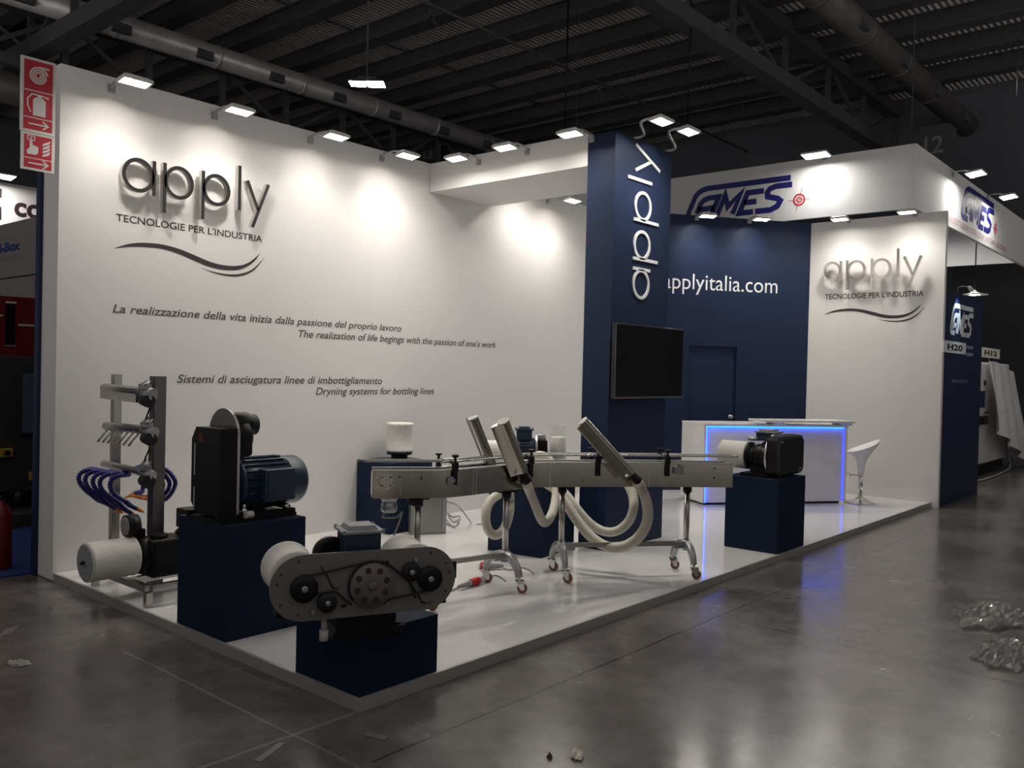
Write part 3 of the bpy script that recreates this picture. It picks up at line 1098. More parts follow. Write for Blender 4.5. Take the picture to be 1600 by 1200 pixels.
def stand_number(label, s, y, a, b, m, stalk=None):
    p, q = onY(*a, y), onY(*b, y)
    t = thing('stand_number', label, 'number sign', ((p.x + q.x) / 2, y, q.z))
    mb = MB(); mb.box((p.x, y, q.z), (q.x, y + .012, p.z)); mb.build('card', m, t, True)
    w = q.x - p.x
    writing(s, (p.x + w * .17, y, q.z + (p.z - q.z) * .25), U1, V1, w * .66, (p.z - q.z) * .50, M_BLACK, t, 'numerals', .03)
    if stalk:
        mb = MB(); mb.cyl(((p.x + q.x) / 2, y + .02, stalk), ((p.x + q.x) / 2, y + .02, q.z + .03), .012, seg=8); mb.build('stalk', M_STEEL, t, True)
    return t


stand_number('pale card reading H20 on the deep blue panel', 'H20', -.105, (1474.5, 531), (1509, 554), M_CARDW)

# pendant spot before the panel
p = onY(1523, 461, .9)
t = thing('pendant_lamp', 'flat round pendant lamp beside the deep blue panel', 'lamp', p)
m = MB(); m.lathe((0, 0, 0), (0, 0, 1), [(.09, 0), (.09, .006)], 24); m.build('lamp_glass', M_GLOW, t)
m = MB(); m.lathe((0, 0, .007), (0, 0, 1), [(.23, -.004), (.24, .004), (.10, .03), (.03, .06), (.02, .09)], 28); m.build('shade', M_LAMP, t)
m = MB(); m.cyl((0, 0, .09), (0, 0, 4.925 - p.z), .012, seg=6); m.build('cord', M_BLACK, t)

p = onY(1507, 463, -.28)
t = thing('clip_spotlight', 'small clip spotlight shining on the top of the deep blue panel', 'spotlight', (p.x + .42, -.28, 2.96))
m = MB(); m.cyl((0, .0, 0), (0, .05, .06), .03, .022, seg=16); m.build('lamp_body', M_LAMP, t)
m = MB(); m.tube([(0, .05, .06), (0, .14, .07), (0, .19, .05), (0, .19, -.019)], .006, 8); m.build('clip_arm', M_ARM, t)
L = bpy.data.lights.new('spot_beam', 'SPOT'); L.energy = 14; L.color = (.70, .88, 1); L.spot_size = 1.2; L.spot_blend = .6; L.shadow_soft_size = .02
lo = bpy.data.objects.new('spot_beam', L); COL.objects.link(lo); lo.parent = t; lo.location = (0, -.005, -.01); lo.rotation_euler = Vector((0, .6, -.8)).to_track_quat('-Z', 'Y').to_euler()

# wrapped machine far right
m0 = onZ(1528, 742, 0.0)
t = thing('wrapped_machine', 'pale machine draped in milky plastic wrap beyond the deep blue panel', 'machine', (15.4, .6, 0))
cx0 = onY(1530, 700, .45).x; cx1 = onY(1573, 700, .45).x
ztop = onY(1550, 567, .45).z
m = MB(); m.box((cx0 - .5, .45, .22), (cx1, 1.3, ztop), .03); m.build('cabinet', M_MACH, t, True)
m = MB(); m.box((cx0 - .5, .5, .06), (cx1 - .1, 1.25, .22)); m.build('plinth', M_BLACK, t, True)
m = MB(); m.box((cx0 - .1, .435, 1.25), (cx0 + .25, .45, 1.55)); m.build('blue_door', M_CBLUE, t, True)
m = MB(); m.box((cx0 + .18, .43, ztop - .42), (cx0 + .27, .45, ztop - .33)); m.build('switch', M_BLACK, t, True)
m = MB(); m.box((cx0 - .1, .36, .95), (cx0 + .22, .45, 1.10), .02); m.cyl((cx0 + .1, .40, 1.16), (cx0 + .42, .40, 1.16), .012); m.build('clamp_handle', M_BLACK, t, True)
# wrap: a draped sheet with folds
mb = MB()
NX, NZ = 26, 18
gx0, gx1 = cx0 + .30, cx1 + 1.1
rows = []
for j in range(NZ + 1):
    r = []
    for i in range(NX + 1):
        a, b = i / NX, j / NZ
        x = gx0 + (gx1 - gx0) * (a * (.55 + .45 * b) + .0)
        z = ztop + .02 - b * (1.25 + .75 * a) - .25 * max(0, a - .25)
        y = .40 - .16 * b - .05 * math.sin(a * 23 + b * 2.5) * (0.3 + b) - .10 * a
        r.append((x, y, max(.04, z)))
    rows.append(r)
V_ = [[mb._v(q) for q in r] for r in rows]
for j in range(NZ):
    for i in range(NX):
        f = mb.bm.faces.new((V_[j][i], V_[j][i + 1], V_[j + 1][i + 1], V_[j + 1][i]))
        f.smooth = True
mb.build('plastic_wrap', M_WRAP, t, True)
m = MB(); m.box((cx1 + .05, .6, .3), (cx1 + 1.3, 1.2, 1.75), .1); m.build('side_unit', M_MACH, t, True)
m = MB(); m.tube(smooth_path([(cx1 - .25, .42, .7), (cx1 - .27, .38, .3), (cx1 - .5, .30, .06), (cx0 - .1, .25, .02), (cx0 - .9, .3, .02)], 6), .018, 6); m.build('power_cord', M_CABLE, t, True)
stand_number('cream card reading H12 above the wrapped machine', 'H12', .47, (1533.5, 542), (1562, 561), M_CARD, stalk=ztop - .02)
m = MB(); m.box((15.0, 3.0, 0), (24, 3.1, 3.2))
tag(m.build('booth_wall', M_STEEL), 'dark booth wall behind the wrapped machine', 'wall', None, 'structure')
mb = MB(); mb.box((16.6, 1.6, 0.0), (18.2, 2.4, 2.0), .25)
tag(mb.build('covered_unit', M_WRAP), 'rounded unit under clear wrap behind the wrapped machine', 'machine')

# ================================================================== THE NEIGHBOURS BEHIND THE LONG WALL
y = 17.0
a, b = onY(-60, 276, y), onY(110, 303, y)
t = thing('booth_fascia', 'white neighbouring fascia with dark letters CO behind the wall end', 'fascia', (a.x, y, 4.0))
m = MB(); m.box((a.x, y, a.z - 2.2), (b.x + 4, y + .1, a.z + .02)); fa = m.build('board', M_FASCIA, t, True)
p, q = onY(22, 336, y), onY(66, 338, y)
writing('co', (p.x, y, p.z), U1, V1, q.x - p.x, (onY(22, 306, y).z - p.z), M_MAROON, fa, bold=.035)
p, q = onY(-12, 342, y), onY(3, 295, y)
m = MB(); m.box((p.x, y - .004, p.z), (q.x, y, p.z + (q.z - p.z) * .42), .001); m.box((p.x, y - .004, q.z - (q.z - p.z) * .3), (q.x, y, q.z), .001); m.build('printed_mark', M_MAROON, fa, True)
p = onY(4, 276, y - .5)
floodlight('floodlight over the neighbouring white fascia beyond the wall end', p, (0, 1), .5, 'floodlights over the neighbouring fascia', size=(.42, .3), cool=True, ring=0)

x = 2.6
pts = [onX(-30, 360, x), onX(66, 336, x)]
t = thing('booth_partition', 'grey neighbouring panel with blue letters behind the wall end', 'panel', (x, 12, 0))
zt, zm, zl = pts[1].z, onX(30, 431, x).z, onX(30, 462, x).z
m = MB(); m.box((x, pts[1].y - 3, zm), (x + .1, pts[0].y + 1, zt)); up_ = m.build('board', M_NBRGREY, t, True)
m = MB(); m.box((x + .02, pts[1].y - 3, .0), (x + .1, pts[0].y + 1, zm - .02)); m.build('lower_board', M_NBRGREY, t, True)
p, q = onX(-10, 397, x), onX(31.5, 391, x)
writing('UI-Box', (x, p.y, p.z), (0, -1, 0), V1, p.y - q.y, onX(31, 377, x).z - onX(31, 391, x).z, M_NBLUE, up_, bold=.05)
p, q = onX(-5, 411, x), onX(34, 406, x)
writing('CONSISTOLOGIE', (x, p.y, p.z), (0, -1, 0), V1, p.y - q.y, .10, mat('faded_violet_print', (.17, .15, .19)), up_)

y = 6.4
gx = lambda px: onY(px, 600, y).x
gz = lambda py: onY(30, py, y).z
t = thing('packing_machine', 'dark machine with a red top panel and rounded window behind the wall end', 'machine', (1.0, y, 0))
zr0_, zr1_ = gz(556), gz(464)
m = MB(); m.box((gx(-40), y, .32), (gx(110), y + 1.4, zr0_), .02); m.build('cabinet', M_DKMACH, t, True)
m = MB(); m.box((gx(-40), y + .02, zr0_), (gx(110), y + 1.2, zr1_)); rp_ = m.build('red_panel', M_NRED, t, True)
for a_, b_, z0_, z1_ in ((28, 58, 506, 509), (8, 24, 472, 475), (8, 24, 539, 541), (-10, 3, 493, 496)):
    m = MB(); m.box((gx(a_), y + .005, gz(z1_)), (gx(b_), y + .0199, gz(z0_))); m.build('white_line', M_SIGNW, t, True)
m = MB(); m.box((gx(8), y + .004, gz(540)), (gx(22), y + .0199, gz(475))); m.build('dark_opening', M_BLACK, t, True)
m = MB(); m.box((gx(31), y - .03, gz(681)), (gx(90), y - .001, gz(579)), .014); m.build('window_gasket', M_RUB, t, True)
m = MB(); m.box((gx(34), y - .036, gz(677)), (gx(88), y - .0301, gz(583))); m.build('window_glass', M_WINDOW, t, True)
for px_, py_ in ((8, 707), (54, 743)):
    c = onY(px_, py_, y)
    m = MB(); m.box((c.x - .06, y - .05, c.z - .045), (c.x + .06, y - .001, c.z + .045), .008); k = m.build('stop_button_box', M_YEL, t, True)
    m = MB(); m.cyl((c.x, y - .075, c.z), (c.x, y - .0501, c.z), .025); m.build('button', M_BLACK, k, True)
for px_ in (-20, 54):
    m = MB(); m.box((gx(px_), y + .1, .14), (gx(px_) + .3, y + .35, .32)); m.build('foot', M_BLACK, t, True)
m = MB(); m.box((gx(-60), y - .35, .0), (gx(120), y + 1.6, .14)); m.build('base_frame', M_DKMACH, t, True)
m = MB(); m.box((-2.6, 4.02, 0), (7.5, 9.5, .012)); tag(m.build('carpet', M_CARPET), 'blue carpet of the neighbouring stand', 'carpet', None, 'structure')

p = onZ(4, 890, 0)
t = thing('fire_extinguisher', 'red fire extinguisher standing on the floor behind the wall end', 'fire extinguisher', (p.x - .02, p.y, 0.0))
m = MB(); m.lathe((0, 0, .012), (0, 0, 1), [(.075, 0), (.085, .015), (.085, .42), (.07, .49), (.03, .53), (.03, .55)], 24); m.build('body', mat('extinguisher_red', (.16, .010, .010), .3), t)
m = MB(); m.bar((-.03, 0, .58), (.10, 0, .61), .02, .015); m.cyl((0, 0, .55), (0, 0, .60), .025); m.bar((-.02, 0, .62), (.11, 0, .66), .02, .012); m.build('valve', M_BLACK, t)
m = MB(); m.tube(smooth_path([(-.02, .02, .57), (-.10, .04, .52), (-.11, .02, .3), (-.10, 0, .12)], 6), .012, 8); m.build('hose', M_RUB, t)

# ================================================================== LITTER ON THE FLOOR
def crumple(label, px0, px1, py0, py1, n, seed, hgt=.05, m=None, cat='plastic'):
    r = random.Random(seed)
    c = onZ((px0 + px1) / 2, (py0 + py1) / 2, 0)
    a, b = onZ(px0, (py0 + py1) / 2, 0), onZ(px1, (py0 + py1) / 2, 0)
    d, e = onZ((px0 + px1) / 2, py1, 0), onZ((px0 + px1) / 2, py0, 0)
    U, Vv = (b - a), (e - d)
    mb = MB()
    H = {}
    for i in range(n + 1):
        for j in range(n + 1):
            s, tt = i / n - .5, j / n - .5
            rad = math.sqrt(s * s + tt * tt) * 2
            edge = .82 + .10 * math.sin(3 * math.atan2(tt, s) + seed) + .08 * math.sin(7 * math.atan2(tt, s) + 2 * seed)
            k = min(1, edge / max(rad, 1e-3)) if rad > edge else 1
            z = (.004 + hgt * r.random() * (1 if 0 < i < n and 0 < j < n else .15)) * max(.1, 1 - rad * .6)
            q = c + U * s * k + Vv * tt * k
            H[i, j] = mb._v((q.x + r.uniform(-.3, .3) * U.length / n * .6, q.y + r.uniform(-.3, .3) * U.length / n * .6, z + .002))
    for i in range(n):
        for j in range(n):
            mb.bm.faces.new((H[i, j], H[i + 1, j], H[i + 1, j + 1])); mb.bm.faces.new((H[i, j], H[i + 1, j + 1], H[i, j + 1]))
    o = mb.build('plastic_sheet' if cat == 'plastic' else 'paper_scrap', m or M_SHEET)
    o.modifiers.new('thickness', 'SOLIDIFY').thickness = .001
    return tag(o, label, cat)


crumple('upper crumpled clear plastic sheet on the floor at the right edge', 1488, 1612, 940, 990, 20, 3, .07)
crumple('lower crumpled clear plastic sheet on the floor at the right edge', 1512, 1625, 996, 1052, 20, 5, .06)
crumple('small crumpled clear plastic scrap on the dark floor at the left edge', 6, 52, 1032, 1044, 7, 8, .03)
crumple('crumpled white paper ball on the floor at the bottom edge', 891, 914, 1176, 1190, 6, 11, .05, M_CARD, 'paper')
crumple('dark small lump on the floor beside the paper ball', 853, 864, 1179, 1188, 4, 12, .03, M_RUST, 'paper')


def tape(label, quad, m):
    mb = MB()
    P = [onZ(x, y, .0015) for x, y in quad]
    mb.hexa([tuple(q) for q in P] + [(q.x, q.y, .003) for q in P])
    return tag(mb.build('tape_scrap', m), label, 'tape')


M_TAPE = mat('dull_tape', (.15, .143, .136), .5)
tape('flat pale tape scrap on the floor before the stand corner', [(566, 1149), (600, 1157), (608, 1151), (574, 1144)], M_TAPE)
tape('flat pale tape scrap on the chalk line before the stand corner', [(396, 1189), (408, 1191), (447, 1161), (436, 1160)], M_TAPE)
tape('pale torn strip of tape on the dark floor at the left edge', [(-6, 997), (16, 990), (32, 976), (8, 984)], M_TAPE)
# ================================================================== PLINTHS
def plinth(label, corners, h):
    """corners: plan quad counter-clockwise, on the stand floor"""
    c = sum((Vector((*q, 0)) for q in corners), Vector()) / 4
    m = MB()
    m.hexa([(x, y, SZ) for x, y in corners] + [(x, y, h) for x, y in corners], .003)
    o = m.build('plinth', M_PLINTH)
    o.data.transform(Matrix.Translation((-c.x, -c.y, -SZ)))
    o.location = (c.x, c.y, SZ)
    return tag(o, label, 'plinth', 'navy display plinths')


rect = lambda x0, y0, x1, y1: [(x0, y0), (x1, y0), (x1, y1), (x0, y1)]
plinth('tall navy plinth under the black and blue belt blower near the wall end', rect(.025, 1.25, .575, 1.82), .745)
plinth('low navy plinth at the front corner under the long plate blower', rect(.025, .025, .56, .56), .375)
plinth('navy plinth at the right front edge of the white floor', rect(4.94, .025, 5.56, .56), .75)
MA, MBq, MD = Vector((3.2, 1.42)), Vector((3.785, 1.505)), Vector((3.115, 1.985))
plinth('navy plinth standing behind the conveyor beside the pillar', [tuple(MA), tuple(MBq), tuple(MBq + MD - MA), tuple(MD)], .745)
plinth('navy plinth against the long white wall under the upright filter', rect(2.93, 3.13, 3.50, 3.64), .76)


# ================================================================== MACHINE PARTS
def motor(t, a0, a1, cy, cz, r, m=M_MOTOR, foot_z=0.0, jbox=None, jside=None):
    """electric motor with its axis along the local x"""
    L = a1 - a0
    b = MB(); b.lathe((a0, cy, cz), (1, 0, 0), [(r * .55, 0), (r * .95, .012), (r, .03), (r * .96, .035), (r * .96, L * .70), (r, L * .705), (r, L * .74), (r * .99, L * .75), (r * .99, L * .93), (r * .90, L * .98), (r * .60, L)], 32)
    body = b.build('motor_body', m, t)
    b = MB()
    for k in range(22):
        a = 2 * PI * k / 22
        c, s = math.cos(a), math.sin(a)
        p0 = Vector((a0 + .045, cy + c * r * .95, cz + s * r * .95)); p1 = Vector((a0 + L * .69, cy + c * r * .95, cz + s * r * .95))
        o_ = Vector((0, c, s)) * r * .045
        b.bar(p0 + o_, p1 + o_, .007, r * .10, upv=(0, c, s))
    b.build('cooling_fin', m, body)
    b = MB()
    for k in range(3):
        ring_mb(b, cy, cz, r * (.25 + .2 * k), .008, (a1 - .003 - .008 * k, 0, 0), (0, 1, 0), (0, 0, 1), .004, 28)
    b.build('fan_grille', M_BLACK, body)
    for x in (a0 + L * .16, a0 + L * .58):
        b = MB(); b.box((x, cy - r * .95, foot_z), (x + .055, cy + r * .95, foot_z + .018)); b.box((x + .012, cy - r * .72, foot_z), (x + .043, cy - r * .55, cz - r * .5)); b.box((x + .012, cy + r * .55, foot_z), (x + .043, cy + r * .72, cz - r * .5))
        b.build('motor_foot', M_BLKMET, t)
    if jbox:
        jx, jw, jh = jbox
        b = MB(); b.box((jx - jw / 2, cy - jw / 2, cz + r * .85), (jx + jw / 2, cy + jw / 2, cz + r * .95 + jh), .004); j = b.build('terminal_box', m, t)
        z = cz + r * .95 + jh
        b = MB(); e = jw / 2 + .014
        b.hexa([(jx - e, cy - e, z), (jx + e, cy - e, z), (jx + e, cy + e, z), (jx - e, cy + e, z), (jx - e, cy - e, z + .012), (jx + e, cy - e, z + .012), (jx + e, cy + e, z + .012), (jx - e, cy + e, z + .012)])
        f = jw * .34
        b.hexa([(jx - f * 1.15, cy - f * 1.15, z + .012), (jx + f * 1.15, cy - f * 1.15, z + .012), (jx + f * 1.15, cy + f * 1.15, z + .012), (jx - f * 1.15, cy + f * 1.15, z + .012), (jx - f, cy - f, z + .032), (jx + f, cy - f, z + .032), (jx + f, cy + f, z + .032), (jx - f, cy + f, z + .032)])
        for sx in (-1, 1):
            for sy in (-1, 1):
                b.cyl((jx + sx * e * .93, cy + sy * e * .93, z), (jx + sx * e * .93, cy + sy * e * .93, z + .018), .006, seg=8)
        b.build('box_lid', m, j)
    if jside:
        jx, jw, jh = jside
        b = MB(); b.box((jx - jw / 2, cy - r - .055, cz - jh / 2), (jx + jw / 2, cy - r * .75, cz + jh / 2), .008); j = b.build('terminal_box', m, t)
        b = MB(); b.box((jx - jw * .42, cy - r - .062, cz - jh * .42), (jx + jw * .42, cy - r - .0545, cz + jh * .42), .003); b.build('box_lid', m, j)
    return body


def filter_x(t, x0, x1, cy, cz, r, knob=True, cap_at=0):
    """white drum filter lying along the local x; its closed end at x0"""
    b = MB(); L = x1 - x0
    b.lathe((x0, cy, cz), (1, 0, 0), [(r * .93, 0), (r, .006), (r, .02), (r * .985, .024), (r * .985, L - .03), (r, L - .024), (r, L - .008), (r * .9, L)], 40)
    f = b.build('filter_drum', M_FILT, t)
    b = MB(); b.lathe((x0 - .001, cy, cz), (-1, 0, 0), [(r * .90, -.004), (r * .90, .002), (r * .86, .003)], 40); b.build('end_cap', M_FILTCAP, f)
    if knob:
        b = MB(); b.cyl((x0 - .003, cy, cz), (x0 - .03, cy, cz), .012, seg=12); b.bar((x0 - .018, cy - .025, cz), (x0 - .018, cy + .025, cz), .012, .012); b.build('wing_nut', M_BLACK, f)
    return f


def stadium(hw, r, n=20):
    """outline: two half circles of radius r, centres at +-hw"""
    return [(hw + r * math.cos(-PI / 2 + PI * k / n), r * math.sin(-PI / 2 + PI * k / n)) for k in range(n + 1)] + \
           [(-hw + r * math.cos(PI / 2 + PI * k / n), r * math.sin(PI / 2 + PI * k / n)) for k in range(n + 1)]


# ------------------------------------------------------------------ black belt blower with blue motor (tall plinth)
t = thing('belt_blower', 'black guarded belt blower with a large blue motor on the tall navy plinth', 'blower', (0, 1.53, .746))
b = MB(); b.box((.02, -.20, 0), (.56, .20, .022)); b.bar((.02, -.17, .03), (.56, -.17, .03), .035, .03); b.bar((.02, .17, .03), (.56, .17, .03), .035, .03); b.build('base_rail', M_BLKMET, t)
r = .165
pl = [(r * math.cos(PI * k / 20), .515 + r * math.sin(PI * k / 20)) for k in range(21)] + [(-r, .02), (r, .02)]
b = MB(); b.prism(pl, (.150, 0, 0), (0, 1, 0), (0, 0, 1), .014); b.build('back_plate', M_PLATE, t)
b = MB(); b.prism([(r + .002, .02), (r + .002, .515)] + [((r + .002) * math.cos(PI * k / 20), .515 + (r + .002) * math.sin(PI * k / 20)) for k in range(1, 20)] + [(-r - .002, .515), (-r - .002, .02), (-r, .02), (-r, .515)] + [(r * math.cos(PI - PI * k / 20), .515 + r * math.sin(PI - PI * k / 20)) for k in range(1, 20)] + [(r, .515), (r, .02)], (.149, 0, 0), (0, 1, 0), (0, 0, 1), .017)
b.build('plate_edge', M_SILV, t)
g = [(-.165, .10), (-.105, .035), (.165, .035), (.165, .565), (-.115, .565), (-.165, .49)]
g = [(-y, z) for y, z in g]
b = MB(); b.prism(g[::-1], (.035, 0, 0), (0, 1, 0), (0, 0, 1), .114); gd = b.build('belt_guard', M_BLKMET, t)
for k in list(range(14)) + list(range(19, 28)):
    z = .455 - .0142 * k
    b = MB(); b.prism(circle(.128, z, .0066, 8), (.0346, 0, 0), (0, 1, 0), (0, 0, 1), .0006); b.build('vent_hole', M_CARD, gd)
b = MB(); b.box((.0335, .03, .475), (.0348, .085, .525)); b.build('warning_sticker', mat('dull_red_sticker', (.12, .025, .012)), gd)
motor(t, .20, .70, 0, .205, .160, foot_z=.045, jside=(.43, .22, .20))
b = MB(); b.lathe((.166, .0, .50), (1, 0, 0), [(.125, 0), (.135, .02), (.135, .10), (.10, .135), (.06, .15)], 32)
b.lathe((.18, -.02, .575), (1, 0, 0), [(.078, 0), (.082, .01), (.082, .11), (.070, .14), (.066, .145), (.066, .175), (.05, .185)], 24); b.box((.18, -.12, .385), (.29, .10, .56), .02)
b.build('blower_head', M_BLKMET, t)
for x, y in ((.20, -.17), (.50, -.17), (.20, .17), (.50, .17)):
    b = MB(); b.cyl((x, y, .045), (x, y, .075), .020, seg=6); b.cyl((x, y, .075), (x, y, .10), .011, seg=10); b.build('levelling_bolt', M_CHR, t)
b = MB(); b.cyl((.185, -.20, .04), (.24, -.20, .04), .022, seg=14); b.build('white_spacer', M_SIGNW, t)

# ------------------------------------------------------------------ long plate blower with two heads (low plinth)
PL, PR = Vector((-.278, .087, .652)), Vector((.271, -.167, .652))
pc = (PL + PR) / 2
pd = PR - PL
yaw = math.atan2(pd.y, pd.x)
hw = pd.length / 2
t = thing('twin_head_blower', 'long grey plate blower with belt pulleys and two white filters at the front corner', 'blower', (pc.x, pc.y, .376), yaw)
zc = .652 - .376
R0 = .158
b = MB(); b.prism(stadium(hw, R0), (0, 0, zc), (1, 0, 0), (0, 0, 1), .012); plate = b.build('front_plate', M_PLATE, t)
for s in (-1, 1):
    for k in range(8):
        a = PI / 2 + s * -(PI * (k + .5) / 8)
        b = MB(); b.cyl((s * hw + .128 * math.cos(a), -.0118, zc + .128 * math.sin(a)), (s * hw + .128 * math.cos(a), -.016, zc + .128 * math.sin(a)), .0055, seg=8)
        if k in (0, 2, 3, 5, 7): b.build('screw', M_RUST, plate)
        else: b.bm.free()


def pulley(name, u, z, r, th, m, rimm=None, hub=None, holes=0, y0=-.0125):
    b = MB(); b.lathe((u, y0, zc + z), (0, -1, 0), [(r, 0), (r, th * .25), (r * .94, th * .3), (r * .94, th * .7), (r, th * .75), (r, th), (r * .35, th)], 36)
    p = b.build(name, m, t)
    for k in range(holes):
        a = 2 * PI * (k + .35) / holes
        b = MB(); b.lathe((u + r * .70 * math.cos(a), y0 - th - .0003, zc + z + r * .70 * math.sin(a)), (0, -1, 0), [(r * .145, 0), (r * .145, .0006)], 16); b.build('pulley_hole', M_RUST, p)
    if hub:
        b = MB(); b.lathe((u, y0 - th, zc + z), (0, -1, 0), [(hub, 0), (hub, .014), (hub * .5, .016)], 16); b.build('hub', M_CAST if hub < .02 else m, p)
    return p


pulley('driven_pulley', -hw, 0.0, .065, .020, M_BLACK, hub=.016)
pulley('driven_pulley', hw + .018, 0.0, .063, .020, M_BLACK, hub=.015)
pulley('tensioner_pulley', -.193, -.075, .047, .022, M_RUB, hub=.013)
pulley('tensioner_pulley', .222, .042, .047, .022, M_RUB, hub=.013)
pulley('drive_pulley', .022, -.008, .108, .024, M_PULLEY, hub=.021, holes=8)
b = MB()
for P in ([(-hw - .02, .062), (-hw + .03, .060), (.0, .105), (.022, .106)], [(.022, .106), (.075, .10), (.12, .075), (.205, .0), (.215, -.005)], [(.215, -.004), (.23, -.045), (.246, -.09)], ):
    b.tube([Vector((q.x, -.026, zc + q.y)) for q in smooth_path([Vector((*p, 0)) for p in P], 4)], .0055, 6)
for P in ([(hw + .03, -.055), (.12, -.085), (.085, -.105)], [(-hw + .02, -.04), (-.19, -.024), (-.15, -.03), (-.10, -.075), (-.075, -.095)]):
    b.tube([Vector((q.x, -.026, zc + q.y)) for q in smooth_path([Vector((*p, 0)) for p in P], 5)], .0055, 6)
b.tube([Vector((.022 + .112 * math.cos(a), -.026, zc - .008 + .112 * math.sin(a))) for a in [PI * .45 + PI * .75 * k / 14 for k in range(15)]], .0055, 6)
b.build('drive_belt', M_RUB, t)
for u, z, ln in ((-.225, .10, -.11), (.225, -.02, -.10)):
    b = MB(); b.tube([(u, -.016, zc + z), (u + .035, -.016, zc + z + ln * .5), (u + .06, -.016, zc + z + ln)], .004, 6); b.cyl((u + .06, -.013, zc + z + ln), (u + .085, -.013, zc + z + ln - .004), .005, seg=6)
    b.build('tension_spring', M_RUST, t)
for u, z in ((.245, .10), (-.26, -.155 + .04), (.10, .098), (.078, .098), (-.12, -.10), (-.105, -.098)):
    b = MB(); b.cyl((u, -.012, zc + z), (u, -.03, zc + z), .010 if abs(u) > .2 else .006, seg=12); b.build('fixing_bolt', M_CAST if abs(u) > .2 else M_BLACK, t)
# filters and blower heads behind both ends
for s in (-1, 1):
    b = MB(); b.lathe((s * hw * .99 - .025, .05, zc + .032), (0, 1, 0), [(.10, 0), (.122, .005), (.128, .012), (.128, .03), (.123, .035), (.123, .25), (.128, .255), (.128, .275), (.10, .28)], 36); f = b.build('filter_drum', M_FILT, t)
    b = MB(); b.lathe((s * hw * .99, .0125, zc), (0, 1, 0), [(.13, 0), (.13, .03), (.10, .034)], 28); b.box((s * (hw + .02) - .10, .013, zc - .14), (s * (hw + .02) + .10, .10, zc - .06)); b.build('blower_head', M_BLKMET, t)
b = MB(); b.box((hw + .10, .05, zc - .03), (hw + .19, .14, zc + .06), .008); b.build('outlet_duct', M_BLKMET, t)
# motor behind the plate (axis away from the plate)
mo = MB(); mo.lathe((0.01, .02, zc - .05), (0, 1, 0), [(.08, 0), (.125, .01), (.13, .03), (.13, .22), (.135, .225), (.135, .33), (.09, .345)], 32); mb_ = mo.build('motor_body', M_MOTOR, t)
b = MB()
for k in range(20):
    a = 2 * PI * k / 20
    b.bar((.01 + .135 * math.cos(a), .06, zc - .05 + .135 * math.sin(a)), (.01 + .135 * math.cos(a), .23, zc - .05 + .135 * math.sin(a)), .006, .014, upv=(math.cos(a), 0, math.sin(a)))
b.build('cooling_fin', M_MOTOR, mb_)
b = MB(); b.box((-.085, .08, zc + .06), (.095, .26, zc + .225), .004); j = b.build('terminal_box', M_MOTOR, t)
b = MB(); z = zc + .225
b.hexa([(-.10, .065, z), (.11, .065, z), (.11, .275, z), (-.10, .275, z), (-.10, .065, z + .012), (.11, .065, z + .012), (.11, .275, z + .012), (-.10, .275, z + .012)])
b.hexa([(-.072, .092, z + .012), (.082, .092, z + .012), (.082, .248, z + .012), (-.072, .248, z + .012), (-.06, .105, z + .034), (.07, .105, z + .034), (.07, .235, z + .034), (-.06, .235, z + .034)])
for sx in (-.093, .103):
    for sy in (.072, .268):
        b.cyl((sx, sy, z + .012), (sx, sy, z + .02), .008, seg=8)
b.build('box_lid', M_GREY, j)
b = MB(); b.lathe((-.125, .20, zc + .10), (0, 1, 0), [(.07, 0), (.09, .01), (.09, .05), (.05, .06)], 24); b.build('fan_cover', M_BLKMET, t)
b = MB(); b.box((-.15, .03, 0), (.20, .34, .03)); b.box((-.12, .05, .03), (-.07, .32, zc - .12)); b.box((.10, .05, .03), (.15, .32, zc - .12)); b.box((-.14, .012, .03), (.16, .04, zc - .10)); b.build('base_frame', M_BLKMET, t)
b = MB(); b.cyl((-.19, .045, .0), (-.19, .045, .05), .022, seg=16); b.cyl((-.19, .045, .05), (-.19, .045, .14), .014, seg=12); b.build('rubber_foot', M_SIGNW, t)
b = MB(); b.cyl((.17, .03, .0), (.17, .03, .05), .022, seg=16); b.box((.13, .0, .03), (.21, .05, .05)); b.build('rubber_foot', M_BLACK, t)


# ------------------------------------------------------------------ filter blowers with boxed guards
def guard_blower(label, loc, rz, fl, fr_, pe, ge, gx0, gx1, z0, z1, fz, frr, silver_only=False, base=(.3, .3)):
    """local x = motor shaft. filter from fl to fr_, plate at pe, guard to ge; gx0..gx1 sideways extent of the guard (local y)"""
    t = thing('guarded_blower', label, 'blower', loc, rz)
    b = MB(); b.box((fr_ - .02, -base[0] / 2, 0), (ge - .02, base[0] / 2, .03)); b.build('base_frame', M_BLKMET, t)
    filter_x(t, fl, fr_, 0, fz, frr, knob=False)
    b = MB(); b.lathe((fr_ + .001, 0, fz), (1, 0, 0), [(frr * .80, 0), (frr * .97, .004), (frr * .97, .03), (frr * .7, .035), (frr * .7, .09), (frr * .9, .095), (frr * .9, pe - fr_ - .012)], 32); b.build('blower_head', M_BLKMET, t)
    b = MB(); b.box((fr_ + .05, -.08, .03), (pe - .02, .08, fz - frr * .6)); b.build('pedestal', M_BLKMET, t)
    return t


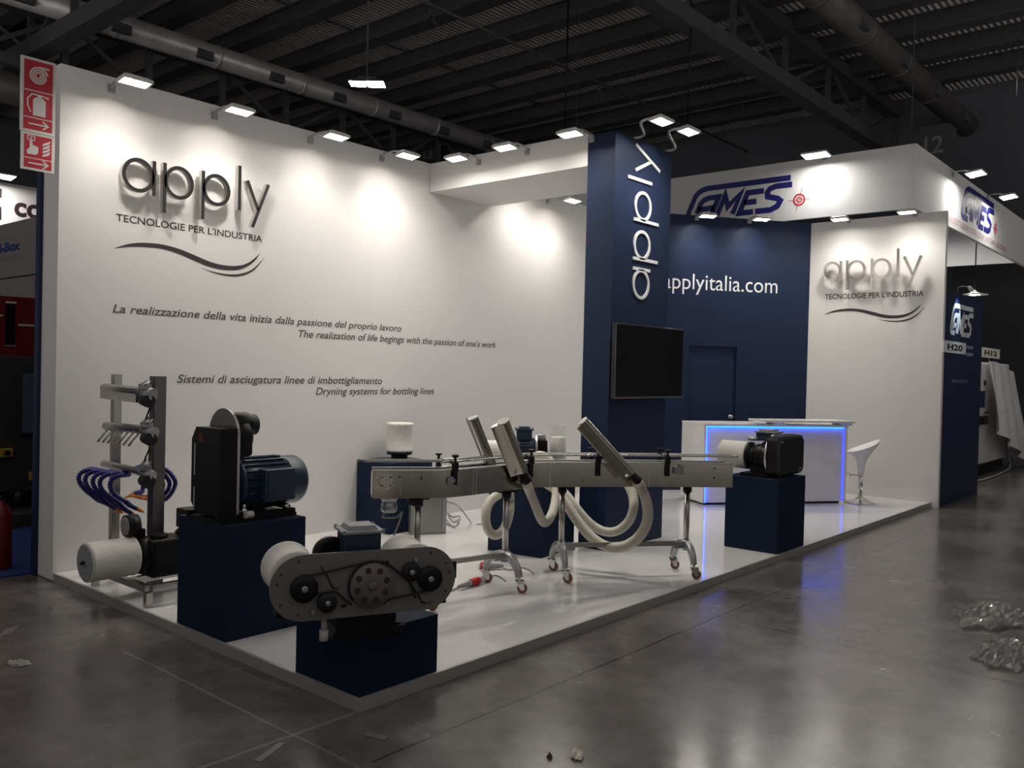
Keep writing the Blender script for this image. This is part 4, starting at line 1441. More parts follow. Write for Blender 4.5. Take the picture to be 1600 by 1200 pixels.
# right front plinth
t = guard_blower('black boxed blower with a white drum filter on the right front plinth', (5.16, .24, .751), -PI / 2, -.47, -.19, .07, .185, -.2, .38, .03, .40, .185, .135)
cy = .125
zmid, hh, hwid = .205, .195, .325
oct_ = [(-hwid, -hh * .80), (-hwid * .85, -hh), (hwid * .85, -hh), (hwid, -hh * .8), (hwid, hh * .8), (hwid * .85, hh), (-hwid * .85, hh), (-hwid, hh * .8)]
b = MB(); b.prism(stadium(hwid - .185, .197), (.056, cy, zmid), (0, 1, 0), (0, 0, 1), .016); b.build('back_plate', M_SILV, t)
ro = [Vector((.0725, cy + y * .98, zmid + z * .98)) for y, z in oct_]
ri = [Vector((.172, cy + y * .95, zmid + z * .95)) for y, z in oct_]
rj = [Vector((.188, cy + y * .86, zmid + z * .84)) for y, z in oct_]
b = MB(); b.rings([ro, ri, rj]); g = b.build('belt_guard', mat('gloss_black_guard', (.012, .011, .012), .22), t)
for p in g.data.polygons: p.use_smooth = False
for y, z in ((-.22, .14), (-.26, .14), (.22, -.13), (.19, -.13)):
    b = MB(); b.cyl((.186, cy + y, zmid + z), (.191, cy + y, zmid + z), .009, seg=10); b.build('guard_screw', M_SILV, g)
motor(t, -.16, .05, .24, .19, .13, foot_z=.03)
b = MB(); b.box((-.15, .05, .33), (.03, .23, .41), .004); j = b.build('terminal_box', M_MOTOR, t)
b = MB(); b.box((-.165, .035, .4101), (.045, .245, .422)); b.box((-.13, .07, .422), (.01, .21, .44)); b.build('box_lid', M_GREY, j)
b = MB(); b.lathe((-.17, .03, .33), (0, 0, 1), [(.05, 0), (.055, .01), (.055, .03), (.03, .035)], 20); b.build('relief_valve', M_CAST, t)

# plinth behind the conveyor
t = guard_blower('small blue motor blower with white filter behind the conveyor', (3.345, 1.84, .746), math.atan2(-.74, .67), -.30, -.10, .16, .26, 0, 0, 0, 0, .20, .115)
motor(t, -.02, .15, .0, .24, .105, foot_z=.03, jbox=(.05, .14, .075))
b = MB(); b.prism(circle(0, 0, .135, 32), (.1505, 0, .235), (0, 1, 0), (0, 0, 1), .02); b.build('back_plate', M_SILV, t)
b = MB(); b.hexa([(.171, -.11, .10), (.27, -.11, .10), (.27, .11, .10), (.171, .11, .10), (.171, -.11, .34), (.26, -.10, .33), (.26, .10, .33), (.171, .11, .34)], .01); g = b.build('belt_guard', M_BLKMET, t)
b = MB(); b.box((.18, -.06, .341), (.25, .05, .352)); b.build('vent_plate', M_GREY, g)
b = MB(); b.lathe((.20, .03, .352), (0, 0, 1), [(.045, 0), (.05, .005), (.05, .02), (.02, .024)], 18); b.build('cap', M_CAST, g)
b = MB(); b.lathe((-.03, -.13, .20), (0, -1, 0), [(.028, 0), (.032, .01), (.02, .02)], 16); b.lathe((-.05, -.12, .26), (0, -1, 0), [(.014, 0), (.014, .02)], 12); b.build('valve_fitting', mat('brass', (.55, .42, .18), .25, 1.0), t)

# clear jar with a filter cartridge
t = thing('filter_jar', 'clear upright jar holding a white filter cartridge beside the navy pillar', 'jar', (3.672, 1.635, .746))
b = MB(); b.lathe((0, 0, 0), (0, 0, 1), [(.082, 0), (.082, .46), (.078, .46), (.078, .008), (.0, .008)], 32, caps=False); b.build('clear_wall', M_GLASS, t, smooth=True)
b = MB(); b.lathe((0, 0, .012), (0, 0, 1), [(.06, 0), (.066, .005), (.066, .335), (.06, .34)], 28); b.build('cartridge', M_FILT, t)

# upright filter on the wall plinth
t = thing('upright_filter', 'upright white drum filter on a black stub on the plinth at the long wall', 'filter', (3.25, 3.36, .761))
b = MB(); b.box((-.17, -.15, 0), (.17, .15, .012)); b.cyl((0, 0, .012), (0, 0, .05), .085, seg=24); b.lathe((0, 0, .05), (0, 0, 1), [(.09, 0), (.128, .008), (.132, .03), (.125, .034)], 32); b.build('stub', M_BLACK, t)
b = MB(); b.lathe((0, 0, .085), (0, 0, 1), [(.125, 0), (.136, .006), (.138, .02), (.134, .026), (.134, .262), (.139, .268), (.140, .29), (.13, .296)], 40); b.build('filter_drum', M_FILT, t)

# ------------------------------------------------------------------ filter blower on a floor frame (left, behind the tall plinth)
t = thing('side_channel_blower', 'black blower with a large white drum filter on a low steel frame', 'blower', (0, 2.55, SZ))
b = MB()
FB = [((.07, -.26, .12), (.07, .536, .12)), ((.75, -.26, .12), (.75, .536, .12)), ((.0925, -.26, .12), (.7275, -.26, .12)), ((.0925, .536, .12), (.7275, .536, .12)), ((.0925, .04, .12), (.7275, .04, .12))]
for p, q in FB:
    b.bar(p, q, .045, .045)
b.build('frame', M_STST2, t)
for x, y in ((.07, -.26), (.07, .536), (.75, -.26), (.75, .536)):
    b = MB(); b.box((x - .022, y - .022, 0), (x + .022, y + .022, .097)); b.build('leg', M_STST2, t)
filter_x(t, -.218, .115, .04, .291, .134)
b = MB(); b.lathe((.116, .04, .285), (1, 0, 0), [(.09, 0), (.11, .01), (.125, .02), (.132, .05), (.132, .12), (.12, .14)], 32); b.box((.17, -.115, .143), (.44, .125, .405), .02); b.cyl((.27, .0, .39), (.27, .0, .43), .06, seg=20); b.build('blower_head', M_BLKMET, t)
b = MB(); b.lathe((.441, .01, .30), (1, 0, 0), [(.12, 0), (.15, .01), (.15, .30), (.12, .31)], 28); b.box((.50, -.08, .143), (.70, .10, .20)); b.build('motor_body', M_BLKMET, t)
b = MB(); b.cyl((.06, .06, .50), (.14, .06, .50), .076, seg=28); b.box((.13, .03, .40), (.19, .09, .47)); rv = b.build('relief_valve', M_BLACK, t)
b = MB(); b.lathe((.0595, .06, .50), (-1, 0, 0), [(.066, 0), (.064, .004), (.03, .005)], 28); b.build('gauge_face', M_GAUGE, rv)
b = MB(); b.box((.46, -.10, .44), (.66, .12, .58), .008); b.build('terminal_box', M_BLKMET, t)

# ------------------------------------------------------------------ post rack with three air knives
RX = .34
YL, YR = 3.39, 2.735
t = thing('nozzle_rack', 'steel two-post rack showing three air nozzle bars near the wall end', 'display rack', (RX, 3.06, SZ))
for y, w in ((YL, .06), (YR, .085)):
    b = MB(); b.box((RX - w / 2, y - w / 2, SZ), (RX + w / 2, y + w / 2, 1.60))
    for k in (-1, 1):
        b.box((RX - w / 2 - .001, y + k * w * .22 - .006, SZ), (RX - w / 2 - .004, y + k * w * .22 + .006, 1.598))
    b.build('post', mat('grey_profile_steel', (.20, .19, .19), .35, .9) if w > .07 else M_STST2, t, True)
xk = RX - .10


def rack_y(px, py):
    return onX(px, py, xk)


def knife_bar(p, q, r, lip):
    b = MB()
    d = (q - p).normalized()
    prof = [(0, r), (-r * .8, r * .6), (-r, 0), (-r * .9, -r * .5), (-r * .5 - lip * .3, -r - lip), (-r * .2 - lip * .3, -r - lip), (r * .6, -r * .7), (r, 0), (r * .7, r * .7)]
    R = []
    for c in (p, q):
        R.append([c + Vector((a, 0, z)) for a, z in prof])
    b.rings(R)
    o = b.build('nozzle_bar', M_STST, t, True)
    for f in o.data.polygons: f.use_smooth = False
    return o


for (a, c, r, lip) in (((163, 606), (219, 612), .035, .045), ((165, 665), (222, 671), .030, .0), ((162, 724), (219, 737), .026, .0)):
    p, q = rack_y(*a), rack_y(*c)
    nb = knife_bar(p, q, r, lip)
    b = MB(); b.cyl(q, q + Vector((0, -.05, 0)), r * .8, r * 1.2, seg=16); b.cyl(q + Vector((0, -.05, -.01)), q + Vector((.03, -.14, -.015)), r * 1.25, seg=18); b.box((xk - .03, q.y - .11, q.z + .02), (xk + .03, q.y - .03, q.z + .055)); b.cyl(q + Vector((-.03, -.06, .05)), q + Vector((.03, -.02, .085)), .010, seg=8)
    b.cyl(q + Vector((-.02, -.12, .05)), q + Vector((.03, -.09, .075)), .010, seg=8)
    b.cyl((xk, q.y - .12, q.z), (RX, YR + .02, q.z - .01), .022, seg=12); b.build('clamp', M_CAST, t, True)
    b = MB(); b.cyl((xk, q.y - .05, q.z - .055), (xk, q.y - .14, q.z - .065), .042, .046, seg=18); b.build('hose_spigot', M_RUB, t, True)
    if a[1] > 640:
        b = MB(); h0 = q + Vector((0, -.03, .05)); h1 = Vector((RX - .03, YR + .02, q.z + .20)); b.cyl(h0, h1, .006, seg=8); b.sphere(h1, .018, 10); b.build('locking_lever', M_BLACK, t, True)
    if a[1] == 665:
        for k in range(7):
            s = p + (q - p) * ((k + .5) / 7)
            b = MB(); b.cyl(s + Vector((0, 0, -.025)), s + Vector((-.05, .045, -.115)), .008, seg=10); b.cyl(s + Vector((-.05, .045, -.115)), s + Vector((-.054, .048, -.122)), .011, seg=10); b.build('jet_tube', M_STST2, t, True)

PD = (onX(190, 700, xk) - CP).dot(fw)


def seg_hose(label, pts, tip):
    """pts: (px, py, depth offset)"""
    P = even(smooth_path([at(x, y, PD + d) for x, y, d in pts], 10), .0085)
    t = thing('segmented_hose', label, 'hose', P[0], 0, 'blue hoses hanging from the nozzle rack')
    b = MB(); b.tube(P, .018, 8, rfun=lambda i: .0205 if i % 2 else .013); b.build('blue_segments', M_BLUEHOSE, t, True)
    d = (P[-1] - P[-3]).normalized()
    b = MB(); b.cyl(P[-1], P[-1] + d * .03, .015, .013, seg=10); b.cyl(P[-1] + d * .03, P[-1] + d * tip, .013, .004, seg=10); b.build('nozzle_tip', M_ORANGE, t, True)
    return t


wf = ['outermost', 'second', 'third', 'fourth', 'innermost']
xs = [166, 174, 183, 192, 202]
xl = [123, 133, 145, 156, 172]
en = [(166, 787), (182, 796), (194, 797), (208, 804), (214, 795)]
for k in range(5):
    d = -.02 - .015 * k
    seg_hose('%s blue segmented hose looping out to the left of the rack' % wf[k],
             [(xs[k], 741, -.02), ((xs[k] + xl[k]) / 2 + 6, 734 + 2 * k, d - .04), (xl[k] + 15, 734 + 2.2 * k, d - .12), (xl[k] + 4, 739 + 2.4 * k, d - .14), (xl[k], 747 + 2.6 * k, d - .15), (xl[k] + 3, 756 + 2.8 * k, d - .15), (xl[k] + 11, 766 + 2.4 * k, d - .14), (xl[k] + 24, 776 + 2 * k, d - .12), ((xl[k] + 22 + en[k][0]) / 2, (775 + 2 * k + en[k][1]) / 2 + 1, d - .06), (en[k][0], en[k][1], d - .04)], .06)
wb = ['outermost', 'second', 'third', 'innermost']
xr_ = [273, 264, 254, 226]
eb = [(231, 779), (224, 778), (216, 776), (207, 773)]
for k in range(4):
    seg_hose('%s blue segmented hose looping behind the thick rack post' % wb[k],
             [(204 + 5 * k, 735, .05), (226 if k < 3 else 214, 729 if k < 3 else 734, .20), (xr_[k] - 16 if k < 3 else 221, 733 + k if k < 3 else 740, .26), (xr_[k], 750 + 1.5 * k, .27), (xr_[k] - 2, 765 + k if k < 3 else 758, .27), (xr_[k] - 14 if k < 3 else 222, 780 - 2 * k if k < 3 else 768, .25), (eb[k][0] + (14 if k < 3 else 8), 781 - 2 * k if k < 3 else 770, .20), (eb[k][0], eb[k][1], .16)], .075)
# ================================================================== CONVEYOR
ZT, ZB = 1.0, .808
fp = [(583, 735), (635, 735), (685, 735), (715, 733.6), (745, 731), (775, 728.3), (805, 725.6), (835, 723.2), (860, 722.5), (905, 722.5), (950, 722.6), (1000, 722.8), (1045, 723.2), (1095, 723.8), (1147, 724.5)]
front = even(smooth_path([onZ(x, y, ZT) for x, y in fp], 10), .03)


def offset(path, d):
    """shift a plan path to its left (away from the viewer)"""
    out = []
    for i, p in enumerate(path):
        a, b = path[max(0, i - 2)], path[min(len(path) - 1, i + 2)]
        t_ = (b - a); t_.z = 0; t_.normalize()
        out.append(p + Vector((-t_.y, t_.x, 0)) * d)
    return out


BW = .185
back = offset(front, BW)
conv = thing('conveyor', 'long curved stainless conveyor on three wheeled stands', 'conveyor', (2.5, 1.0, SZ))


def ribbon(path, z0, z1, th):
    b = MB()
    inn = offset(path, th)
    R = [[(p.x, p.y, z0), (q.x, q.y, z0), (q.x, q.y, z1), (p.x, p.y, z1)] for p, q in zip(path, inn)]
    b.rings(R)
    return b


for nm, path, th in (('front_side_panel', front, .006), ('rear_side_panel', back, -.006)):
    o = ribbon(path, ZB, ZT, th).build(nm, M_STST, conv, True)
    for f in o.data.polygons: f.use_smooth = True
    e = o.modifiers.new('edges', 'EDGE_SPLIT'); e.split_angle = math.radians(40)
ribbon(offset(front, .007), ZT - .035, ZT - .012, BW - .014).build('belt', M_GREY, conv, True)
lip = ribbon(offset(front, -.004), ZT - .004, ZT + .004, .022); lip.build('top_lip', M_SILV, conv, True)
lip = ribbon(offset(back, .004), ZT - .004, ZT + .004, -.022); lip.build('top_lip', M_SILV, conv, True)
for i in (0, -1):
    p, q = front[i], back[i]
    b = MB(); b.bar((p.x, p.y, (ZB + ZT) / 2 - .01), (q.x, q.y, (ZB + ZT) / 2 - .01), .008, ZT - ZB - .03); b.build('end_plate', M_STST, conv, True)
for i in range(6, len(front) - 6, 18):
    p, q = front[i], back[i]
    b = MB(); b.bar((p.x, p.y, ZB + .05), (q.x, q.y, ZB + .05), .03, .03); b.build('cross_member', M_STST2, conv, True)


def near(px):
    """index on the front path that shows at this column"""
    best, bi = 1e9, 0
    for i, p in enumerate(front):
        v = p - CP
        d = abs(800 + F * v.dot(RT) / v.dot(fw) - px)
        if d < best:
            best, bi = d, i
    return bi


def fpt(px, z, out=0.0, t_=0.0):
    i = near(px)
    a, b_ = front[max(0, i - 2)], front[min(len(front) - 1, i + 2)]
    d = (b_ - a); d.z = 0; d.normalize()
    return Vector((front[i].x, front[i].y, z)) + Vector((d.y, -d.x, 0)) * out + d * t_, d


# seams, plates and screws on the front side
for px in (740, 746, 858, 1012):
    p, d = fpt(px, .9, .001)
    b = MB(); b.bar((p.x, p.y, ZB + .004), (p.x, p.y, ZT - .006), .014 if px in (858, 1012) else .010, .006, upv=(d.y, -d.x, 0)); b.build('seam_strip', M_SILV, conv, True)
p, d = fpt(605, .925)
nrm = Vector((d.y, -d.x, 0))
b = MB(); b.lathe(p + nrm * .0005, nrm, [(.052, 0), (.052, .006), (.045, .007)], 28); cv = b.build('bearing_cover', M_STST2, conv, True)
for sx in (-1, 1):
    for sz in (-1, 1):
        b = MB(); b.lathe(p + nrm * .007 + d * .028 * sx + Vector((0, 0, .028 * sz)), nrm, [(.006, 0), (.006, .002)], 10); b.build('screw', M_BLACK, cv, True)
for px, z in ((625, .955), (660, .952), (660, .938), (1114, .96), (1114, .885), (700, .93)):
    p, d = fpt(px, z)
    b = MB(); b.lathe(p + Vector((d.y, -d.x, 0)) * .0005, (d.y, -d.x, 0), [(.007, 0), (.007, .003)], 10); b.build('screw', M_RUST, conv, True)
p, d = fpt(1059, .94)
nrm = Vector((d.y, -d.x, 0))
b = MB(); b.bar(p + nrm * .02 - d * .035, p + nrm * .02 + d * .035, .04, .05); b.bar(p + nrm * .03 + d * .02 + Vector((0, 0, -.03)), p + nrm * .03 + d * .02 + Vector((0, 0, .05)), .02, .02); b.build('sensor_bracket', M_GREY, conv, True)
p, d = fpt(704, .925)
b = MB(); b.lathe(p + Vector((d.y, -d.x, 0)) * .0005, (d.y, -d.x, 0), [(.03, 0), (.03, .018), (.01, .02)], 14); b.build('cable_gland', M_GREY, conv, True)

# guide rails on black brackets
def rail(path, i0, i1, z, r, m, ext0=0.0, ext1=0.0, flat=False):
    P = [Vector((p.x, p.y, z)) for p in path[i0:i1]]
    if ext0:
        P = [P[0] + (P[0] - P[2]).normalized() * ext0] + P
    if ext1:
        P = P + [P[-1] + (P[-1] - P[-3]).normalized() * ext1]
    b = MB()
    if flat:
        Q = offset(P, .012)
        b.rings([[(p.x, p.y, z - r), (q.x, q.y, z - r), (q.x, q.y, z + r), (p.x, p.y, z + r)] for p, q in zip(P, Q)])
    else:
        b.tube(P, r, 8)
    return b.build('guide_rail', m, conv, True)


inner = offset(front, .045)
outer = offset(front, BW - .045)
rail(inner, near(690), len(front), ZT + .052, .008, M_STST2, ext1=.06)
rail(outer, 0, near(1040), ZT + .052, .011, M_SILV, ext0=.10, flat=True)
rail(outer, near(1040), len(front), ZT + .056, .008, M_SILV, ext1=.03)
for px in (709, 829, 937, 1041):
    p, d = fpt(px, ZT)
    n_ = Vector((-d.y, d.x, 0))
    b = MB()
    f0 = p - n_ * .012
    b.bar(f0 + Vector((0, 0, -.105)), f0 + Vector((0, 0, .0)), .038, .016, upv=n_, bev=.004)
    b.bar(f0 + Vector((0, 0, -.01)), f0 + Vector((0, 0, .055)), .045, .03, upv=n_, bev=.006)
    b.cyl(f0 + Vector((0, 0, .04)), p + n_ * .05 + Vector((0, 0, .055)), .014, seg=10)
    b.cyl(f0 + Vector((0, 0, .05)), f0 + Vector((0, 0, .085)), .010, seg=10)
    b.lathe(f0 + Vector((0, 0, .085)), (0, 0, 1), [(.012, 0), (.026, .006), (.026, .018), (.018, .022)], 14)
    b.build('rail_bracket', M_BLACK, conv, True)
    b = MB(); g0 = p + n_ * (BW + .012)
    b.bar(g0 + Vector((0, 0, -.10)), g0 + Vector((0, 0, .06)), .035, .02, upv=n_); b.cyl(g0 + Vector((0, 0, .05)), p + n_ * (BW - .045) + Vector((0, 0, .055)), .012, seg=10); b.lathe(g0 + Vector((0, 0, .06)), (0, 0, 1), [(.010, 0), (.010, .02), (.024, .028), (.024, .038)], 12)
    b.build('rail_bracket', M_BLACK, conv, True)


def caster(foot, x, y, yaw, ztop):
    """swivel caster touching the stand floor at x,y"""
    r = .038
    c = Vector((x, y, SZ + r))
    d = Vector((math.cos(yaw), math.sin(yaw), 0)); s = Vector((-d.y, d.x, 0))
    b = MB(); b.lathe(c - s * .012, s, [(r * .8, 0), (r, .005), (r, .019), (r * .8, .024)], 20); w_ = b.build('caster_wheel', M_WHEEL, foot, True)
    b = MB()
    k = c - d * .022 + Vector((0, 0, .055))
    for e in (-1, 1):
        b.hexa([c + s * .017 * e - d * .012 - Vector((0, 0, .012)), c + s * .017 * e + d * .012 - Vector((0, 0, .012)), c + s * .020 * e + d * .012 - Vector((0, 0, .012)), c + s * .020 * e - d * .012 - Vector((0, 0, .012)),
                k + s * .017 * e - d * .03, k + s * .017 * e + d * .035, k + s * .020 * e + d * .035, k + s * .020 * e - d * .03])
    b.bar(k - d * .03, k + d * .035, .042, .008); b.cyl(k, (k.x, k.y, ztop), .011, seg=12); b.build('caster_fork', M_CHR, foot, True)


def stand(x, y, ang, c1, c2, ztop, ca):
    """post on a cast arched foot with two casters"""
    b = MB(); b.cyl((x, y, .30), (x, y, ztop - .04), .024, seg=20); b.build('post', M_STST2, conv, True)
    b = MB(); b.cyl((x, y, ztop - .07), (x, y, ztop - .02), .036, seg=16); b.bar((x - .07, y + .03, ztop - .012), (x + .07, y - .03, ztop - .012), .06, .022); b.cyl((x - .045, y - .035, ztop - .045), (x - .015, y - .01, ztop - .045), .014, seg=10); b.build('post_clamp', M_BLACK, conv, True)
    b = MB(); b.cyl((x, y, .26), (x, y, .345), .034, .030, seg=20)
    for (cx_, cy_) in (c1, c2):
        q = Vector((cx_, cy_, 0)); o_ = Vector((x, y, 0))
        d = (q - o_); L = d.length; d.normalize(); s = Vector((-d.y, d.x, 0))
        tip = q - Vector((math.cos(ca), math.sin(ca), 0)) * .022
        P = smooth_path([(x, y, .315), tuple((o_ * .55 + tip * .45).xy) + (.300,), tuple((o_ * .18 + tip * .82).xy) + (.245,), (tip.x, tip.y, .175)], 6)
        R = []
        for i, p in enumerate(P):
            a_, b_ = P[max(0, i - 1)], P[min(len(P) - 1, i + 1)]
            tt = (b_ - a_).normalized(); u_ = s.cross(tt).normalized() * -1
            f = i / (len(P) - 1)
            hw_, hh_ = .026 - .006 * f, .030 - .010 * f
            R.append([p + s * hw_ - u_ * hh_, p + s * hw_ * .8 + u_ * hh_, p - s * hw_ * .8 + u_ * hh_, p - s * hw_ - u_ * hh_])
        b.rings(R)
    ft = b.build('stand_foot', M_CAST, conv, True)
    for (cx_, cy_) in (c1, c2):
        caster(ft, cx_, cy_, ca, .18)


S1, S2, S3, S4 = (2.19, .97), (2.78, .89), (3.617, .235), (1.43, 1.13)
stand(*S4, 0, (1.37, .90), (1.49, 1.36), ZB, -.6)
stand(*S1, 0, (2.163, .771), (2.22, 1.169), ZB, -.75)
stand(*S2, 0, (2.904, 1.055), (2.659, .724), ZB, -1.15)
stand(*S3, 0, (3.715, .388), (3.52, .079), ZB, -.75)
for a, c in ((S4, S1), (S2, S3)):
    b = MB(); b.bar((*a, .315), (*c, .315), .028, .036); b.build('cross_bar', M_STST2, conv, True)
    for q, e in ((a, c), (c, a)):
        d = (Vector(e) - Vector(q)).normalized()
        b = MB(); b.bar((q[0] + d.x * .02, q[1] + d.y * .02, .305), (q[0] + d.x * .11, q[1] + d.y * .11, .305), .05, .055); b.build('bar_socket', M_CAST, conv, True)
# gearmotor under the left end
p, d = fpt(612, .70, -.09)
b = MB(); b.lathe((p.x, p.y, .70), (0, 0, 1), [(.045, 0), (.055, .008), (.055, .055), (.05, .06), (.05, .085), (.058, .09), (.058, .125)], 24); gm = b.build('gear_motor', M_CAST, conv, True)
p2, d = fpt(655, .8, -.09)
b = MB(); b.box((p2.x - .04, p2.y - .04, .745), (p2.x + .04, p2.y + .04, .806), .008); b.build('post_clamp', M_BLACK, conv, True)

# drive cabinet standing behind the conveyor
q0, q1 = onZ(641, 836, SZ), onZ(697, 834, SZ)
d = (q1 - q0); L = d.length; yaw = math.atan2(d.y, d.x)
t = thing('drive_cabinet', 'plain stainless drive cabinet on the white floor behind the left conveyor end', 'cabinet', q0, yaw)
hz_ = .47
b = MB(); b.box((0, 0, .0), (L, .12, hz_), .004); b.build('case', mat('matt_stainless_case', (.30, .30, .28), .45, .7), t)
b = MB(); b.box((.02, -.006, .02), (L - .05, -.0005, hz_ - .02), .002); b.build('door', mat('matt_stainless_case', (.30, .30, .28)), t)
b = MB(); b.box((L - .04, -.006, .02), (L - .01, -.0005, hz_ - .02), .002); b.build('side_rail', M_GREY, t)


# ------------------------------------------------------------------ air knives
def air_knife(label, top, bot, r, lip_px, black=True):
    """top, bot: points on the axis of the round tube; the lip points to lip_px (unit vector)"""
    t = thing('air_knife', label, 'air knife', bot, 0, 'air knives on the conveyor')
    top, bot = Vector(top), Vector(bot)
    ax = (top - bot).normalized()
    L_ = Vector(lip_px); L_ = (L_ - ax * L_.dot(ax)).normalized()
    s = ax.cross(L_).normalized()
    pr = []
    n = 20
    for k in range(n + 1):
        a = -PI * .70 + PI * 1.40 * k / n
        pr.append((-r * math.cos(a), r * math.sin(a)))
    tip = 2.15 * r
    prof = pr + [(r * 1.05, r * .42), (tip, r * .30), (tip, -r * .02), (tip * .95, -r * .10), (r * 1.05, -r * .42)]
    b = MB(); b.rings([[c + L_ * x + s * y for x, y in prof] for c in (bot, top)])
    o = b.build('knife_body', M_STST, t, True)
    e = o.modifiers.new('edges', 'EDGE_SPLIT'); e.split_angle = math.radians(35)
    b = MB(); b.lathe(top + ax * .0005, ax, [(r * .99, 0), (r * .99, .008)], 28); b.build('end_cap', M_FILT, t, True)
    b = MB(); b.lathe(bot, -ax, [(r * .7, 0), (r * .7, .02), (r * .82, .025), (r * .82, .06), (r * .95, .065), (r * .95, .10), (r * .8, .105)], 24); b.build('coupling', M_BLKMET if black else M_STST2, t, True)
    b = MB(); b.cyl(bot + ax * .03 + L_ * r * 1.2 - s * .03, bot + ax * .03 + L_ * r * 1.2 + s * .03, .010, seg=10); b.build('clamp_bolt', M_CHR, t, True)
    return t


dB = (front[near(815)] - CP).dot(fw)
dC = (front[near(985)] - CP).dot(fw)
dA = (front[near(765)] - CP).dot(fw) + .22
air_knife('rearmost slanted air knife behind the conveyor, nearest the long wall', at(739, 654, dA - .10), at(768, 727, dA), .040, -RT * .6 + fw * .8)
air_knife('slanted air knife at the front of the conveyor bend with a black coupling', at(786, 659, dB - .27), at(816, 736, dB - .10), .046, -RT * .95 - fw * .3)
air_knife('slanted air knife on the straight conveyor run before the navy pillar', at(912, 658, dC - .24), at(986, 740, dC - .10), .038, -RT * .9 - fw * .35 - UP * .3)


# ------------------------------------------------------------------ ribbed hoses
def ribbed(label, pts, r):
    P = even(smooth_path([at(*q) for q in pts], 12), .0075)
    b = MB(); b.tube(P, r, 12, rfun=lambda i: r if i % 2 else r * .88)
    o = b.build('air_hose', M_HOSE)
    return tag(o, label, 'hose', 'ribbed white air hoses')


ribbed('ribbed white hose hanging in a closed ring under the left conveyor bend',
       [(769, 741, dA + .07), (786, 752, dA + .09), (796, 775, 7.05), (795, 805, 7.02), (786, 829, 7.0), (772, 836, 6.98), (761, 824, 6.98), (759, 802, 7.02), (766, 783, 7.10), (782, 770, 7.2), (800, 755, 7.35), (818, 728, 7.5)], .040)
ribbed('ribbed white hose dropping from the black coupling and rising in a V',
       [(823, 757, dB - .10), (829, 771, 6.62), (838, 793, 6.66), (845, 810, 6.75), (851, 816.5, 6.82), (858, 811, 6.90), (865, 795, 7.06), (869, 770, 7.2), (868, 740, 7.3), (858, 718, 7.36), (843, 711, 7.42), (832, 718, 7.5)], .037)
ribbed('outer ribbed white hose loop hanging from the right air knife',
       [(996, 754, dC - .10), (1003, 766, 6.84), (1011, 788, 6.86), (1011, 815, 6.90), (998, 839, 6.95), (975, 853.5, 7.0), (949, 854, 7.04), (925, 840, 7.10), (903, 815, 7.18), (885, 787, 7.28), (868, 765, 7.38), (850, 752, 7.44), (838, 735, 7.5)], .044)
ribbed('inner ribbed white hose loop under the right half of the conveyor',
       [(978, 752, 7.30), (988, 772, 7.22), (990, 793, 7.14), (982, 815, 7.15), (964, 829.5, 7.18), (943, 830, 7.22), (922, 818, 7.27), (903, 797, 7.33), (886, 775, 7.42), (868, 756, 7.5), (850, 742, 7.56), (838, 730, 7.6)], .040)


# ------------------------------------------------------------------ cables and plugs on the stand floor
def cable(label, pts, r=.007, m=M_CABLE):
    b = MB(); b.tube(smooth_path(pts, 8), r, 6)
    return tag(b.build('power_cable', m), label, 'cable')


fl_ = lambda x, y, up_=.008: onZ(x, y, SZ + up_)
cable('thin white motor lead hanging from the conveyor gear motor', [at(606, 797, 6.0), at(598, 806, 6.0), at(600, 809, 6.0), at(620, 808, 6.0), at(628, 800, 6.02), at(624, 815, 6.05), at(616, 836, 6.1), at(612, 850, 6.12), fl_(608, 872)], .006)
cable('tangle of grey leads on the white floor beside the drive cabinet', [fl_(697, 818), fl_(706, 822), fl_(716, 819), fl_(718, 806), fl_(708, 808), fl_(699, 801), fl_(708, 815), fl_(716, 812), fl_(710, 824), fl_(698, 812, .02)], .006)
cable('grey lead running from the drive cabinet to the plinth behind the conveyor', [at(697, 784, 7.35), at(712, 788, 7.4), at(724, 800, 7.4), fl_(736, 816), fl_(748, 819), fl_(760, 818)], .006)
cable('grey supply lead of the red plug curling on the white floor', [fl_(768, 900), fl_(775, 899), fl_(783, 902), fl_(790, 908)], .006)
cable('grey lead of the white plug running to the right across the white floor', [fl_(787, 888), fl_(798, 890), fl_(812, 886), fl_(826, 890), fl_(834, 896)], .006)


def plug(label, a, b_, r, red0, red1, z=.028):
    p, q = onZ(*a, SZ + z), onZ(*b_, SZ + z)
    d = (q - p); L = d.length
    t = thing('power_plug', label, 'plug', (p.x, p.y, SZ))
    m = MB(); m.lathe(p, d, [(r * .35, 0), (r * .6, L * .10), (r * .75, L * .3), (r * .8, L * red0)], 18); m.build('grip', M_CABLE, t, True)
    m = MB(); m.lathe(p + d * (red0 + .001), d, [(r * .9, 0), (r, L * .02), (r, L * (red1 - red0) * .9), (r * .9, L * (red1 - red0 - .002))], 20); m.build('red_collar', M_RED, t, True)
    m = MB(); m.lathe(p + d * (red1 + .001), d, [(r * .8, 0), (r * .75, L * (1 - red1) * .6), (r * .4, L * (1 - red1))], 18); m.build('socket_body', M_SIGNW, t, True)
    return t


plug('red and white power plug coupling lying on the white floor beside the plate blower', (716, 917), (766, 901), .030, .36, .62, .029)
plug('white power plug with a red end under the left conveyor stand', (787, 884), (748, 884), .030, .82, .94, .030)
cable('grey lead leaving the red plug behind the plate blower', [fl_(717, 917), fl_(711, 920), fl_(704, 923)], .006)

